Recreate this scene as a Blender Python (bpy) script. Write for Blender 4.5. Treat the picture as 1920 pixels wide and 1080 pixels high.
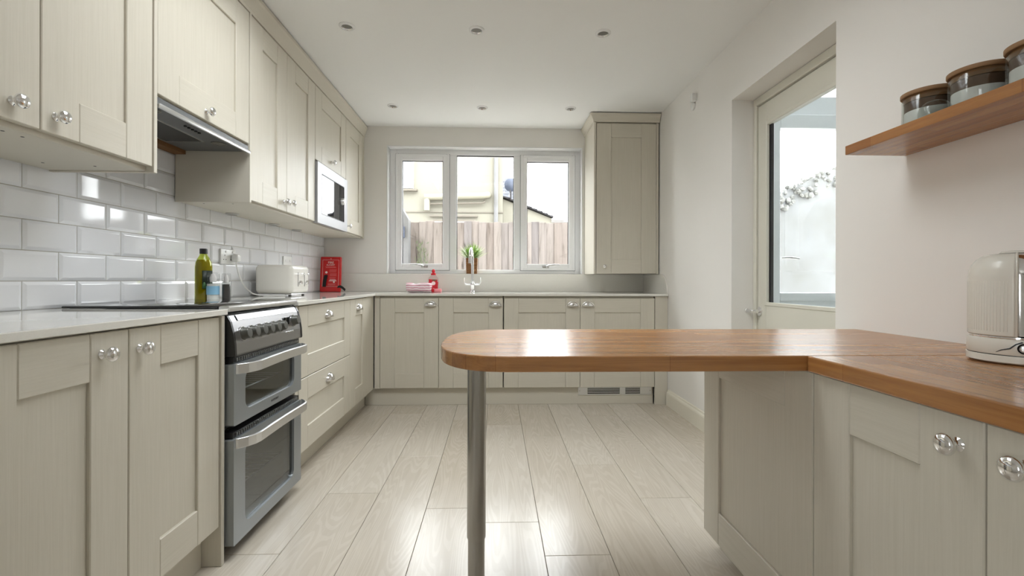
import bpy, bmesh, math, random
from mathutils import Matrix, Vector

for o in list(bpy.data.objects):
    bpy.data.objects.remove(o)
scene = bpy.context.scene
C = scene.collection
PI = math.pi
rnd = random.Random(7)

# ------------------------------------------------------------------ camera
HC = .985                                   # camera height above the floor
cam_data = bpy.data.cameras.new('camera')
cam_data.sensor_width = 36
cam_data.lens = 877.56 * 36 / 1920
cam_data.shift_y = -14.03 / 1920
cam_data.clip_start = .02
cam_data.clip_end = 200
cam = bpy.data.objects.new('camera', cam_data)
cam.matrix_world = (Matrix.Translation((0, 0, HC)) @ Matrix.Rotation(-.0347, 4, 'Z')
                    @ Matrix.Rotation(PI / 2, 4, 'X') @ Matrix.Rotation(.0026, 4, 'Z'))
C.objects.link(cam)
scene.camera = cam

# ------------------------------------------------------------------ world: even overcast sky
world = bpy.data.worlds.new('overcast_sky')
scene.world = world
world.use_nodes = True
bg = world.node_tree.nodes['Background']
bg.inputs['Color'].default_value = (.965, .975, 1.0, 1)
bg.inputs['Strength'].default_value = 1.0

vs = scene.view_settings
vs.view_transform = 'Standard'
vs.look = 'None'
vs.gamma = 1
vs.use_curve_mapping = False
vs.exposure = 3.7


def portal(name, loc, rot, sx, sy):
    # a portal gives off no light of its own: it only tells the renderer where the sky comes in
    l = bpy.data.lights.new(name, 'AREA')
    l.shape = 'RECTANGLE'
    l.size = sx
    l.size_y = sy
    l.cycles.is_portal = True
    o = bpy.data.objects.new(name, l)
    o.location = loc
    o.rotation_euler = rot
    C.objects.link(o)


# room limits
XL, XR, YB, YR, ZC = -1.552, 1.37, 4.28, -2.9, 2.38
WX0, WX1, WZ0, WZ1 = -.99, .797, 1.045, 2.207          # window opening
DY0, DY1, DZ1 = 1.842, 2.676, 2.037                     # side door recess
portal('window_portal', (-.1, 4.46, 1.626), (-PI / 2, 0, 0), 1.79, 1.16)
portal('door_portal', (1.57, 2.26, 1.02), (0, PI / 2, 0), 2.03, .83)
portal('side_portal', (XL - .21, -1.525, 1.475), (0, -PI / 2, 0), 1.25, .95)
portal('roof_portal', (-.2, 1.75, ZC + .21), (0, 0, 0), 1.3, .8)


# ------------------------------------------------------------------ materials
def lin(c):
    c = c / 255
    return c / 12.92 if c <= .04045 else ((c + .055) / 1.055) ** 2.4


def rgb(r, g, b):
    return (lin(r), lin(g), lin(b), 1)


M = {}


def mat(name, col, rough=.5, metal=0, spec=.5, **kw):
    m = bpy.data.materials.new(name)
    m.use_nodes = True
    p = m.node_tree.nodes['Principled BSDF']
    p.inputs['Base Color'].default_value = col
    p.inputs['Roughness'].default_value = rough
    p.inputs['Metallic'].default_value = metal
    p.inputs['Specular IOR Level'].default_value = spec
    for k, v in kw.items():
        p.inputs[k.replace('_', ' ')].default_value = v
    M[name] = m
    return m


def nodes(m):
    nt = m.node_tree
    return nt, nt.nodes['Principled BSDF'], nt.nodes.new, nt.links.new


def coords(m, scale=(1, 1, 1), kind='Object', rot=(0, 0, 0)):
    nt, p, N, L = nodes(m)
    t = N('ShaderNodeTexCoord')
    mp = N('ShaderNodeMapping')
    mp.inputs['Scale'].default_value = scale
    mp.inputs['Rotation'].default_value = rot
    L(t.outputs[kind], mp.inputs['Vector'])
    return mp.outputs['Vector']


def noise(m, vec, scale=5, detail=3, rough=.5, dist=0):
    nt, p, N, L = nodes(m)
    n = N('ShaderNodeTexNoise')
    n.inputs['Scale'].default_value = scale
    n.inputs['Detail'].default_value = detail
    n.inputs['Roughness'].default_value = rough
    n.inputs['Distortion'].default_value = dist
    L(vec, n.inputs['Vector'])
    return n.outputs['Fac']


def ramp(m, fac, stops):
    nt, p, N, L = nodes(m)
    r = N('ShaderNodeValToRGB')
    el = r.color_ramp.elements
    while len(el) < len(stops):
        el.new(.5)
    for e, (pos, c) in zip(el, stops):
        e.position = pos
        e.color = c
    L(fac, r.inputs['Fac'])
    return r.outputs['Color']


def bump(m, h, strength=.2, dist=.002):
    nt, p, N, L = nodes(m)
    b = N('ShaderNodeBump')
    b.inputs['Strength'].default_value = strength
    b.inputs['Distance'].default_value = dist
    L(h, b.inputs['Height'])
    L(b.outputs['Normal'], p.inputs['Normal'])


def setcol(m, out):
    nt, p, N, L = nodes(m)
    L(out, p.inputs['Base Color'])


def mix(m, a, b, fac, mode='MIX'):
    nt, p, N, L = nodes(m)
    x = N('ShaderNodeMix')
    x.data_type = 'RGBA'
    x.blend_type = mode
    for i, v in ((6, a), (7, b)):
        if isinstance(v, tuple):
            x.inputs[i].default_value = v
        else:
            L(v, x.inputs[i])
    if isinstance(fac, (int, float)):
        x.inputs[0].default_value = fac
    else:
        L(fac, x.inputs[0])
    return x.outputs[2]


def painted_wood(name, base, dark, scale):
    m = mat(name, base, .42, 0, .4)
    v = coords(m, scale)
    f = noise(m, v, 1, 6, .68, .5)
    setcol(m, ramp(m, f, [(.3, dark), (.62, base)]))
    bump(m, f, .35, .0012)
    return m


CAB = rgb(214, 208, 194)
CABD = rgb(208, 202, 187)
painted_wood('cabinet_paint', CAB, CABD, (150, 150, 4))
painted_wood('cabinet_paint_side', CAB, CABD, (150, 4, 150))
painted_wood('cabinet_paint_cross', CAB, CABD, (4, 150, 150))
mat('cabinet_plain', CAB, .45, 0, .4)

m = mat('wall_paint', rgb(237, 234, 229), .75, 0, .3)
bump(m, noise(m, coords(m), 90, 4), .06, .001)
m = mat('ceiling_paint', rgb(244, 244, 242), .85, 0, .2)
bump(m, noise(m, coords(m), 60, 4), .04, .001)
mat('gloss_white', rgb(238, 238, 238), .25)
mat('upvc', rgb(246, 246, 247), .28)
mat('door_paint', rgb(222, 219, 206), .35)
m = mat('quartz', rgb(224, 220, 208), .045, 0, .55)
setcol(m, ramp(m, noise(m, coords(m), 400, 2), [(.3, rgb(232, 229, 221)), (.6, rgb(236, 234, 227))]))
m = mat('tile_glaze', rgb(236, 237, 240), .06, 0, .55)
bump(m, noise(m, coords(m), 14, 2), .05, .002)
m = mat('grout', rgb(178, 174, 164), .9)


def oak(name, along):
    m = mat(name, rgb(190, 140, 84), .24, 0, .8)
    nt, p, N, L = nodes(m)
    rot = {'x': (0, 0, 0), 'y': (0, 0, PI / 2)}[along]
    v = coords(m, (1, 1, 1), 'Object', rot)
    br = N('ShaderNodeTexBrick')
    br.inputs['Scale'].default_value = 1
    br.inputs['Brick Width'].default_value = .42
    br.inputs['Row Height'].default_value = .041
    br.inputs['Mortar Size'].default_value = .0004
    br.inputs['Bias'].default_value = 0
    br.offset = .37
    br.inputs['Color1'].default_value = rgb(160, 104, 54)
    br.inputs['Color2'].default_value = rgb(192, 138, 82)
    br.inputs['Mortar'].default_value = rgb(120, 74, 34)
    L(v, br.inputs['Vector'])
    v2 = coords(m, (3, 70, 70) if along == 'x' else (70, 3, 70))
    g = noise(m, v2, 1, 6, .65, .8)
    gr = ramp(m, g, [(.32, rgb(150, 120, 96)), (.6, (1, 1, 1, 1))])
    setcol(m, mix(m, br.outputs['Color'], gr, .38, 'MULTIPLY'))
    bump(m, g, .05, .0006)
    return m


oak('oak_along_x', 'x')
oak('oak_along_y', 'y')

m = mat('floor_oak', rgb(196, 186, 170), .23, 0, .5)
nt, p, N, L = nodes(m)
oi = N('ShaderNodeObjectInfo')
comb = N('ShaderNodeVectorMath')
comb.operation = 'MULTIPLY_ADD'
tc = N('ShaderNodeTexCoord')
L(oi.outputs['Random'], comb.inputs[2])
L(tc.outputs['Object'], comb.inputs[0])
comb.inputs[1].default_value = (16, 1.6, 1)
sc = N('ShaderNodeVectorMath')
sc.operation = 'SCALE'
sc.inputs['Scale'].default_value = 1
L(comb.outputs[0], sc.inputs[0])
addv = N('ShaderNodeVectorMath')
addv.operation = 'MULTIPLY_ADD'
L(oi.outputs['Random'], addv.inputs[0])
addv.inputs[1].default_value = (37, 53, 11)
L(sc.outputs[0], addv.inputs[2])
g = noise(m, addv.outputs[0], 1, 7, .62, 1.6)
lowv = N('ShaderNodeVectorMath')
lowv.operation = 'MULTIPLY'
lowv.inputs[1].default_value = (.42, .35, 1)
L(addv.outputs[0], lowv.inputs[0])
low = noise(m, lowv.outputs[0], 1, 2, .5, .3)
mu = N('ShaderNodeMath')
mu.operation = 'MULTIPLY'
mu.inputs[1].default_value = 230
L(low, mu.inputs[0])
w = N('ShaderNodeMath')
w.operation = 'SINE'
L(mu.outputs[0], w.inputs[0])
c1 = ramp(m, g, [(.25, rgb(206, 198, 185)), (.75, rgb(219, 212, 201))])
c2 = ramp(m, w.outputs[0], [(.0, rgb(236, 233, 228)), (.5, (1, 1, 1, 1))])
cc = mix(m, c1, c2, .4, 'MULTIPLY')
tint = ramp(m, oi.outputs['Random'], [(0, rgb(238, 234, 228)), (1, (1, 1, 1, 1))])
setcol(m, mix(m, cc, tint, .8, 'MULTIPLY'))
bump(m, g, .12, .001)

mat('chrome', (.86, .86, .87, 1), .06, 1)
mat('steel', (.62, .62, .61, 1), .28, 1)
mat('steel_bright', (.8, .81, .83, 1), .3, 1)
mat('brushed_leg', (.42, .41, .39, 1), .24, 1)
mat('panel_steel', (.36, .36, .37, 1), .33, 1)
mat('microwave_steel', (.42, .42, .43, 1), .42, .35, .4)
mat('black_plastic', (.012, .012, .013, 1), .35)
mat('black_gloss', (.006, .006, .007, 1), .05)
mat('hob_glass', (.012, .012, .014, 1), .04, 0, .6)
mat('cooker_silver', rgb(156, 161, 164), .36, .55)
mat('cooker_side', rgb(62, 62, 62), .45, .3)
mat('knob_grey', rgb(84, 84, 79), .38, .4)
mat('oven_inside', rgb(150, 150, 142), .5, .2)
mat('hood_grey', rgb(116, 118, 120), .4, .5)
mat('raw_wood', rgb(128, 90, 52), .7)
mat('white_plastic', rgb(236, 236, 234), .3)
mat('cream_enamel', rgb(230, 227, 220), .22, 0, .5)
mat('kettle_enamel', rgb(230, 226, 216), .2, 0, .5)
mat('dark_hole', (.004, .004, .004, 1), .9)
mat('red_box', rgb(200, 16, 20), .28, 0, .5)
mat('white_print', rgb(240, 226, 222), .5)
mat('pink_print', rgb(228, 120, 118), .5)
mat('strap_black', (.01, .01, .01, 1), .7)
mat('red_plastic', rgb(212, 26, 40), .3)
mat('lens_grey', rgb(120, 118, 112), .3, .2)
mat('lid_wood', rgb(150, 116, 82), .6)
mat('jar_contents', rgb(92, 66, 48), .8)
mat('clear_cap_base', rgb(225, 225, 225), .3)
m = mat('label_dark', rgb(26, 40, 26), .5)
mat('label_blue', rgb(140, 190, 220), .5)
mat('pepper', rgb(52, 46, 46), .7)
mat('salt', rgb(236, 234, 232), .7)
mat('soap_label', rgb(196, 24, 40), .4)
mat('label_green', rgb(70, 110, 66), .5)
mat('sponge_pink', rgb(240, 150, 156), .9)
m = mat('towel', rgb(238, 216, 222), .95, 0, .1)
vv = coords(m, (1, 1, 1))
wv = nodes(m)[2]('ShaderNodeTexWave')
wv.bands_direction = 'Z'
wv.inputs['Scale'].default_value = 16
wv.inputs['Distortion'].default_value = 2.5
nodes(m)[3](vv, wv.inputs['Vector'])
setcol(m, ramp(m, wv.outputs['Fac'], [(.25, rgb(206, 150, 164)), (.6, rgb(242, 226, 230))]))
bump(m, noise(m, vv, 300, 3), .5, .003)
m = mat('wicker', rgb(140, 96, 58), .85)
vv = coords(m, (1, 1, 1))
wv = nodes(m)[2]('ShaderNodeTexWave')
wv.bands_direction = 'Z'
wv.inputs['Scale'].default_value = 28
wv.inputs['Distortion'].default_value = 5
nodes(m)[3](vv, wv.inputs['Vector'])
setcol(m, ramp(m, wv.outputs['Fac'], [(.2, rgb(92, 58, 32)), (.7, rgb(176, 128, 84))]))
bump(m, wv.outputs['Fac'], .6, .003)
m = mat('leaf', rgb(128, 164, 72), .5)
setcol(m, ramp(m, noise(m, coords(m), 60, 2), [(.35, rgb(112, 158, 64)), (.65, rgb(190, 214, 122))]))
mat('weed_leaf', rgb(92, 98, 74), .8)
mat('sash_shadow_grey', rgb(108, 110, 114), .6)  # grey of the shadow line painted around the sashes
mat('skirting', rgb(236, 231, 216), .3)
mat('soil', rgb(60, 44, 32), .95)
# outside
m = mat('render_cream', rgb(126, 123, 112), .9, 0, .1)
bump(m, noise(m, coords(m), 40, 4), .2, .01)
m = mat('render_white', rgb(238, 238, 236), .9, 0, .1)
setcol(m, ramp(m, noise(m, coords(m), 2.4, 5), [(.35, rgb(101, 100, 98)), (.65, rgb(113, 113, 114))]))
m = mat('fence_wood', rgb(186, 170, 160), .9, 0, .1)
oi = nodes(m)[2]('ShaderNodeObjectInfo')
va = nodes(m)[2]('ShaderNodeVectorMath')
va.operation = 'ADD'
nodes(m)[3](coords(m, (14, 14, 1.6)), va.inputs[0])
vm = nodes(m)[2]('ShaderNodeVectorMath')
vm.operation = 'SCALE'
vm.inputs['Scale'].default_value = 40
nodes(m)[3](oi.outputs['Random'], vm.inputs[0])
nodes(m)[3](vm.outputs[0], va.inputs[1])
g = noise(m, va.outputs[0], 1, 6, .65, 1)
cA = ramp(m, g, [(.3, rgb(63, 58, 56)), (.4, rgb(124, 118, 113)), (.5, rgb(137, 131, 127)), (.72, rgb(148, 141, 137))])
tint = ramp(m, oi.outputs['Random'], [(0, rgb(222, 222, 226)), (.5, rgb(248, 244, 240)), (1, rgb(232, 225, 220))])
setcol(m, mix(m, cA, tint, 1, 'MULTIPLY'))
bump(m, g, .4, .004)
m = mat('slate', rgb(112, 116, 128), .7)
setcol(m, ramp(m, noise(m, coords(m, (7, 7, 7)), 1, 3), [(.35, rgb(34, 36, 42)), (.65, rgb(56, 59, 68))]))
mat('slate_edge', rgb(40, 38, 40), .8)
mat('dish_grey', rgb(52, 60, 78), .5)
mat('pipe_cream', rgb(131, 128, 113), .5)
mat('stone_sill', rgb(104, 98, 88), .8)
mat('sky_glass', rgb(120, 130, 146), .08, 0, .8)
m = mat('paving', rgb(176, 172, 166), .9)
setcol(m, ramp(m, noise(m, coords(m), 3, 5), [(.35, rgb(158, 154, 148)), (.65, rgb(190, 186, 180))]))
m = mat('pebble', rgb(206, 204, 198), .85)
setcol(m, ramp(m, noise(m, coords(m), 9, 3), [(.35, rgb(80, 79, 76)), (.65, rgb(126, 125, 122))]))
mat('porch_frame', rgb(240, 244, 246), .4)


def glass(name, tint=(1, 1, 1, 1), ior=1.45, rough=0.0, gloss_only=True):
    # thin pane: lets light straight through and mirrors by Fresnel
    m = bpy.data.materials.new(name)
    m.use_nodes = True
    nt = m.node_tree
    for n in list(nt.nodes):
        nt.nodes.remove(n)
    N, L = nt.nodes.new, nt.links.new
    out = N('ShaderNodeOutputMaterial')
    mx = N('ShaderNodeMixShader')
    tr = N('ShaderNodeBsdfTransparent')
    tr.inputs['Color'].default_value = tint
    gl = N('ShaderNodeBsdfGlossy')
    gl.inputs['Roughness'].default_value = rough
    lw = N('ShaderNodeLayerWeight')
    lw.inputs['Blend'].default_value = .5
    pw = N('ShaderNodeMath')
    pw.operation = 'POWER'
    pw.inputs[1].default_value = 5
    L(lw.outputs['Facing'], pw.inputs[0])
    f0 = ((ior - 1) / (ior + 1)) ** 2
    ma = N('ShaderNodeMath')
    ma.operation = 'MULTIPLY_ADD'
    ma.inputs[1].default_value = 1 - f0
    ma.inputs[2].default_value = f0
    L(pw.outputs[0], ma.inputs[0])
    L(ma.outputs[0], mx.inputs['Fac'])
    L(tr.outputs[0], mx.inputs[1])
    L(gl.outputs[0], mx.inputs[2])
    L(mx.outputs[0], out.inputs['Surface'])
    M[name] = m
    return m


glass('pane_glass', (.97, .985, .98, 1))
glass('jar_glass', (.9, .92, .91, 1), 1.5, .02)
glass('oven_glass', (.62, .65, .65, 1), 2.1, .03)
glass('oil_glass', (.72, .78, .28, 1), 1.5, .02)
glass('clear_plastic', (.93, .88, .88, 1), 1.4, .08)
glass('clear_cap', (.9, .9, .9, 1), 1.6, .1)
mat('olive_oil', rgb(160, 134, 14), .15, 0, .5)
mat('mirror_glass', (.012, .013, .016, 1), .02, 0, .7)


# ------------------------------------------------------------------ geometry helpers
W = {}          # world matrix of every empty / parent


class MB:
    """collects polygons in world space; build() links them as one mesh object"""

    def __init__(s):
        s.v, s.f, s.sm = [], [], []

    def add(s, vs_, fs, smooth=False):
        o = len(s.v)
        s.v += [tuple(v) for v in vs_]
        s.f += [tuple(i + o for i in f) for f in fs]
        s.sm += [smooth] * len(fs)
        return s

    def box(s, x0, x1, y0, y1, z0, z1, b=0):
        if x0 > x1: x0, x1 = x1, x0
        if y0 > y1: y0, y1 = y1, y0
        if z0 > z1: z0, z1 = z1, z0
        b = min(b, .45 * min(x1 - x0, y1 - y0, z1 - z0))
        if b <= 0:
            v = [(x, y, z) for z in (z0, z1) for y in (y0, y1) for x in (x0, x1)]
            return s.add(v, [(0, 2, 3, 1), (4, 5, 7, 6), (0, 1, 5, 4), (2, 6, 7, 3), (0, 4, 6, 2), (1, 3, 7, 5)])
        bm = bmesh.new()
        bmesh.ops.create_cube(bm, size=1, matrix=Matrix.Translation(((x0 + x1) / 2, (y0 + y1) / 2, (z0 + z1) / 2))
                              @ Matrix.Diagonal((x1 - x0, y1 - y0, z1 - z0, 1)))
        bmesh.ops.bevel(bm, geom=bm.edges[:], offset=b, segments=1, affect='EDGES')
        return s.bm(bm)

    def rbox(s, x0, x1, y0, y1, z0, z1, r, seg=4, edges=None):
        bm = bmesh.new()
        bmesh.ops.create_cube(bm, size=1, matrix=Matrix.Translation(((x0 + x1) / 2, (y0 + y1) / 2, (z0 + z1) / 2))
                              @ Matrix.Diagonal((x1 - x0, y1 - y0, z1 - z0, 1)))
        ed = bm.edges[:]
        if edges:
            ed = [e for e in ed if edges((e.verts[0].co + e.verts[1].co) / 2, (e.verts[0].co - e.verts[1].co))]
        bmesh.ops.bevel(bm, geom=ed, offset=r, segments=seg, affect='EDGES', profile=.5)
        return s.bm(bm, True)

    def bm(s, bm, smooth=False):
        bm.normal_update()
        bm.verts.index_update()
        s.add([v.co[:] for v in bm.verts], [[v.index for v in f.verts] for f in bm.faces], smooth)
        bm.free()
        return s

    def lathe(s, prof, origin=(0, 0, 0), axis='Z', n=24, smooth=True, cap=True):
        """prof: list of (radius, distance along the axis)"""
        vs_, fs = [], []
        ax = {'X': (Vector((0, 1, 0)), Vector((0, 0, 1)), Vector((1, 0, 0))),
              '-X': (Vector((0, 0, 1)), Vector((0, 1, 0)), Vector((-1, 0, 0))),
              'Y': (Vector((0, 0, 1)), Vector((1, 0, 0)), Vector((0, 1, 0))),
              '-Y': (Vector((1, 0, 0)), Vector((0, 0, 1)), Vector((0, -1, 0))),
              'Z': (Vector((1, 0, 0)), Vector((0, 1, 0)), Vector((0, 0, 1))),
              '-Z': (Vector((0, 1, 0)), Vector((1, 0, 0)), Vector((0, 0, -1)))}[axis] if isinstance(axis, str) else axis
        o = Vector(origin)
        for r, d in prof:
            for k in range(n):
                a = 2 * PI * k / n
                vs_.append(o + ax[0] * (r * math.cos(a)) + ax[1] * (r * math.sin(a)) + ax[2] * d)
        for i in range(len(prof) - 1):
            for k in range(n):
                fs.append((i * n + k, i * n + (k + 1) % n, (i + 1) * n + (k + 1) % n, (i + 1) * n + k))
        s.add(vs_, fs, smooth)
        if cap:
            m_ = len(prof)
            if prof[0][0] > 1e-5:
                s.add(vs_[:n], [tuple(range(n))[::-1]])
            if prof[-1][0] > 1e-5:
                s.add(vs_[-n:], [tuple(range(n))])
        return s

    def tube(s, path, r, n=10, smooth=True):
        """round tube along a path of points; r is a number or one radius for each point"""
        P = [Vector(p_) for p_ in path]
        rs = r if isinstance(r, (list, tuple)) else [r] * len(P)
        vs_, fs = [], []
        up = Vector((0, 0, 1))
        t0 = (P[1] - P[0]).normalized()
        if abs(t0.dot(up)) > .95:
            up = Vector((1, 0, 0))
        a = t0.cross(up).normalized()
        for i, p_ in enumerate(P):
            t = ((P[min(i + 1, len(P) - 1)] - P[max(i - 1, 0)])).normalized()
            a = (a - t * a.dot(t)).normalized()
            b = t.cross(a)
            for k in range(n):
                an = 2 * PI * k / n
                vs_.append(p_ + a * (rs[i] * math.cos(an)) + b * (rs[i] * math.sin(an)))
        for i in range(len(P) - 1):
            for k in range(n):
                fs.append((i * n + k, i * n + (k + 1) % n, (i + 1) * n + (k + 1) % n, (i + 1) * n + k))
        s.add(vs_, fs, smooth)
        s.add(vs_[:n], [tuple(range(n))[::-1]])
        s.add(vs_[-n:], [tuple(range(n))])
        return s

    def prism(s, poly, d0, d1, axis='Z', smooth=False):
        """poly: 2-D outline; extruded from d0 to d1 along the axis (X: (y,z), Y: (x,z), Z: (x,y))"""
        f = {'X': lambda p_, d: (d, p_[0], p_[1]), 'Y': lambda p_, d: (p_[0], d, p_[1]),
             'Z': lambda p_, d: (p_[0], p_[1], d)}[axis]
        n = len(poly)
        vs_ = [f(p_, d0) for p_ in poly] + [f(p_, d1) for p_ in poly]
        s.add(vs_, [(k, (k + 1) % n, n + (k + 1) % n, n + k) for k in range(n)], smooth)
        s.add(vs_, [tuple(range(n))[::-1], tuple(range(n, 2 * n))])
        return s

    def build(s, name, material, parent=None, bevel=0, seg=2, solid=0, angle=None):
        me = bpy.data.meshes.new(name)
        inv = W[parent.as_pointer()].inverted() if parent else None
        vs_ = [inv @ Vector(v) for v in s.v] if inv else s.v
        me.from_pydata(vs_, [], s.f)
        bm = bmesh.new()
        bm.from_mesh(me)
        for f, sm in zip(bm.faces, s.sm):
            f.smooth = sm
        bmesh.ops.remove_doubles(bm, verts=bm.verts, dist=1e-6)
        bmesh.ops.recalc_face_normals(bm, faces=bm.faces)
        bm.to_mesh(me)
        bm.free()
        if any(s.sm):
            me.set_sharp_from_angle(angle=math.radians(angle or 40))
        me.materials.append(M[material] if isinstance(material, str) else material)
        o = bpy.data.objects.new(name, me)
        C.objects.link(o)
        if parent:
            o.parent = parent
        W[o.as_pointer()] = W[parent.as_pointer()].copy() if parent else Matrix()
        if solid:
            md = o.modifiers.new('thickness', 'SOLIDIFY')
            md.thickness = solid
            md.offset = 0
        if bevel:
            md = o.modifiers.new('edges', 'BEVEL')
            md.width = bevel
            md.segments = seg
            md.limit_method = 'ANGLE'
        return o


KEEP = []


def tag(o, label=None, cat=None, group=None, kind=None):
    if label: o['label'] = label
    if cat: o['category'] = cat
    if group: o['group'] = group
    if kind: o['kind'] = kind
    return o


def thing(name, loc, label=None, cat=None, group=None, kind=None, rotz=0):
    o = bpy.data.objects.new(name, None)
    o.empty_display_size = .05
    o.location = loc
    o.rotation_euler = (0, 0, rotz)
    C.objects.link(o)
    W[o.as_pointer()] = Matrix.Translation(loc) @ Matrix.Rotation(rotz, 4, 'Z')
    KEEP.append(o)
    return tag(o, label, cat, group, kind)


def dup(root, shift, label=None, group=None):
    """copy of a thing with copies of its parts and sub-parts"""
    def cp(o, par):
        c = o.copy()
        C.objects.link(c)
        c.parent = par
        for ch in o.children:
            cp(ch, c)
        return c
    r = cp(root, None)
    r.location = Vector(root.location) + Vector(shift)
    if label: r['label'] = label
    if group: r['group'] = group
    return r


def box(name, b, material, parent=None, bev=0):
    return MB().box(*b, b=bev).build(name, material, parent)


def text_mesh(s, size, M4, name, material, parent, extrude=.0002, align='CENTER'):
    cu = bpy.data.curves.new(name, 'FONT')
    cu.body = s
    cu.size = size
    cu.align_x = align
    cu.extrude = extrude
    t = bpy.data.objects.new(name + '_tmp', cu)
    C.objects.link(t)
    dg = bpy.context.evaluated_depsgraph_get()
    me = bpy.data.meshes.new_from_object(t.evaluated_get(dg))
    bpy.data.objects.remove(t)
    me.transform(W[parent.as_pointer()].inverted() @ M4)
    me.materials.clear()
    me.materials.append(M[material])
    me.name = name
    o = bpy.data.objects.new(name, me)
    C.objects.link(o)
    o.parent = parent
    return o


# ------------------------------------------------------------------ doors and handles on a face
# a face is ('+X', x) on the left run, ('-Y', y) on the back run, ('-X', x) on the right run
def onface(face, h, n, z):
    k, c = face
    return {'+X': (c + n, h, z), '-X': (c - n, h, z), '-Y': (h, c - n, z)}[k]


def fbox(mb, face, h0, h1, z0, z1, n0, n1, b=0):
    p0, p1 = onface(face, h0, n0, z0), onface(face, h1, n1, z1)
    return mb.box(p0[0], p1[0], p0[1], p1[1], p0[2], p1[2], b)


def knob(parent, face, h, z, s=1.0):
    prof = [(.0, -.0005), (.0115, -.0005), (.0118, .002), (.0085, .005), (.0062, .009), (.0062, .014), (.0105, .0165),
            (.0165, .020), (.0185, .024), (.0182, .0275), (.0150, .0315), (.0085, .0345), (0, .0355)]
    prof = [(r * s, d * s) for r, d in prof]
    return tag(MB().lathe(prof, onface(face, h, 0, z), {'+X': 'X', '-X': '-X', '-Y': '-Y'}[face[0]], 20)
               .build('knob', 'chrome', parent), 'round chrome knob')


def cup(parent, face, h, z, a=.046, b=.036, c=.026):
    nu, nv = 14, 7
    vs_, fs = [], []
    for j in range(nv + 1):
        v = j / nv * PI / 2
        for i in range(nu + 1):
            u = i / nu * PI
            vs_.append(onface(face, h + a * math.cos(u) * math.cos(v), c * math.sin(u) * math.cos(v) ** .8, z - b * .4 + b * math.sin(v)))
    for j in range(nv):
        for i in range(nu):
            k = j * (nu + 1) + i
            fs.append((k, k + 1, k + nu + 2, k + nu + 1))
    o = MB().add(vs_, fs, True).build('cup_handle', 'chrome', parent, solid=.0025)
    tag(o, 'chrome half-moon cup handle')
    fl = MB()
    pts = []
    for i in range(nu + 1):
        u = i / nu * PI
        pts.append((h + (a + .005) * math.cos(u), z - b * .4 + (b + .005) * math.sin(u)))
    pts2 = [(h + (a - .001) * math.cos(i / nu * PI), z - b * .4 + (b - .001) * math.sin(i / nu * PI)) for i in range(nu + 1)]
    vs_ = [onface(face, *(p_[0], .0002, p_[1])) for p_ in pts + pts2] + [onface(face, *(p_[0], .0025, p_[1])) for p_ in pts + pts2]
    n = nu + 1
    fs = []
    for i in range(nu):
        fs += [(i, i + 1, n + i + 1, n + i), (2 * n + i, 2 * n + i + 1, 3 * n + i + 1, 3 * n + i), (i, i + 1, 2 * n + i + 1, 2 * n + i)]
    fl.add(vs_, fs).build('handle_rim', 'chrome', parent)
    return o


def shaker(parent, face, h0, h1, z0, z1, st=.113, rl=.113, name='door', hard=None, rec=.009):
    """framed door: sunk panel, two stiles, two rails; h ranges run along the face"""
    pm = {'+X': 'cabinet_paint', '-X': 'cabinet_paint', '-Y': 'cabinet_paint'}[face[0]]
    cm = {'+X': 'cabinet_paint_side', '-X': 'cabinet_paint_side', '-Y': 'cabinet_paint_cross'}[face[0]]
    d = fbox(MB(), face, h0 + st + .0003, h1 - st - .0003, z0 + rl + .0003, z1 - rl - .0003, -.019, -rec).build(name, pm, parent)
    g = .0005
    for a, b in ((h0, h0 + st), (h1 - st, h1)):
        fbox(MB(), face, a, b, z0, z1, -.02, 0, .0022).build('stile', pm, d)
    for a, b in ((z0, z0 + rl), (z1 - rl, z1)):
        fbox(MB(), face, h0 + st + g, h1 - st - g, a, b, -.02, -.0004, .0022).build('rail', cm, d)
    if hard:
        kind, h, z = hard
        (knob if kind == 'knob' else cup)(d, face, h, z)
    return d


# ================================================================== SETTING
# floor: boards run away from the window, each its own piece
fl = box('floor', (XL - .1, XR + .25, YR - .1, YB + .1, -.06, -.012), 'grout')
tag(fl, kind='structure')
PW = .238
starts = {-6: 2.2, -5: .51, -4: 1.71, -3: .9, -2: 1.35, -1: 2.03, 0: .62, 1: 1.67, 2: 1.2, 3: 2.10, 4: .7, 5: 1.5}
plank_meshes = {}


def plank(x0, x1, y0, y1):
    w_, l_ = round(x1 - x0 - .0016, 4), round(y1 - y0 - .0016, 4)
    if w_ < .02 or l_ < .02:
        return
    key = (w_, l_)
    if key not in plank_meshes:
        o = MB().box(-w_ / 2, w_ / 2, -l_ / 2, l_ / 2, -.012, 0, .0012).build('plank', 'floor_oak', fl)
        plank_meshes[key] = o.data
    else:
        o = bpy.data.objects.new('plank', plank_meshes[key])
        C.objects.link(o)
        o.parent = fl
    o.location = ((x0 + x1) / 2, (y0 + y1) / 2, 0)


for k in range(-8, 6):
    x0, x1 = .178 + PW * (k - 1), .178 + PW * k
    x0, x1 = max(x0, XL), min(x1, XR)
    if x1 - x0 < .02:
        continue
    y = starts.get(k, 1.0)
    while y > YR:
        y -= 1.286
    while y < YB:
        plank(x0, x1, max(y, YR), min(y + 1.286, YB))
        y += 1.286

# ceiling with an added rooflight, unseen, brightening the near half of the room
SX0, SX1, SY0, SY1 = -.9, .5, 1.3, 2.2
cl_ = MB()
cl_.box(XL - .2, SX0, YR - .15, YB + .25, ZC, ZC + .12).box(SX1, XR + .19, YR - .15, YB + .25, ZC, ZC + .12)
cl_.box(SX0, SX1, YR - .15, SY0, ZC, ZC + .12).box(SX0, SX1, SY1, YB + .25, ZC, ZC + .12)
tag(cl_.build('ceiling', 'ceiling_paint'), kind='structure')
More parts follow.
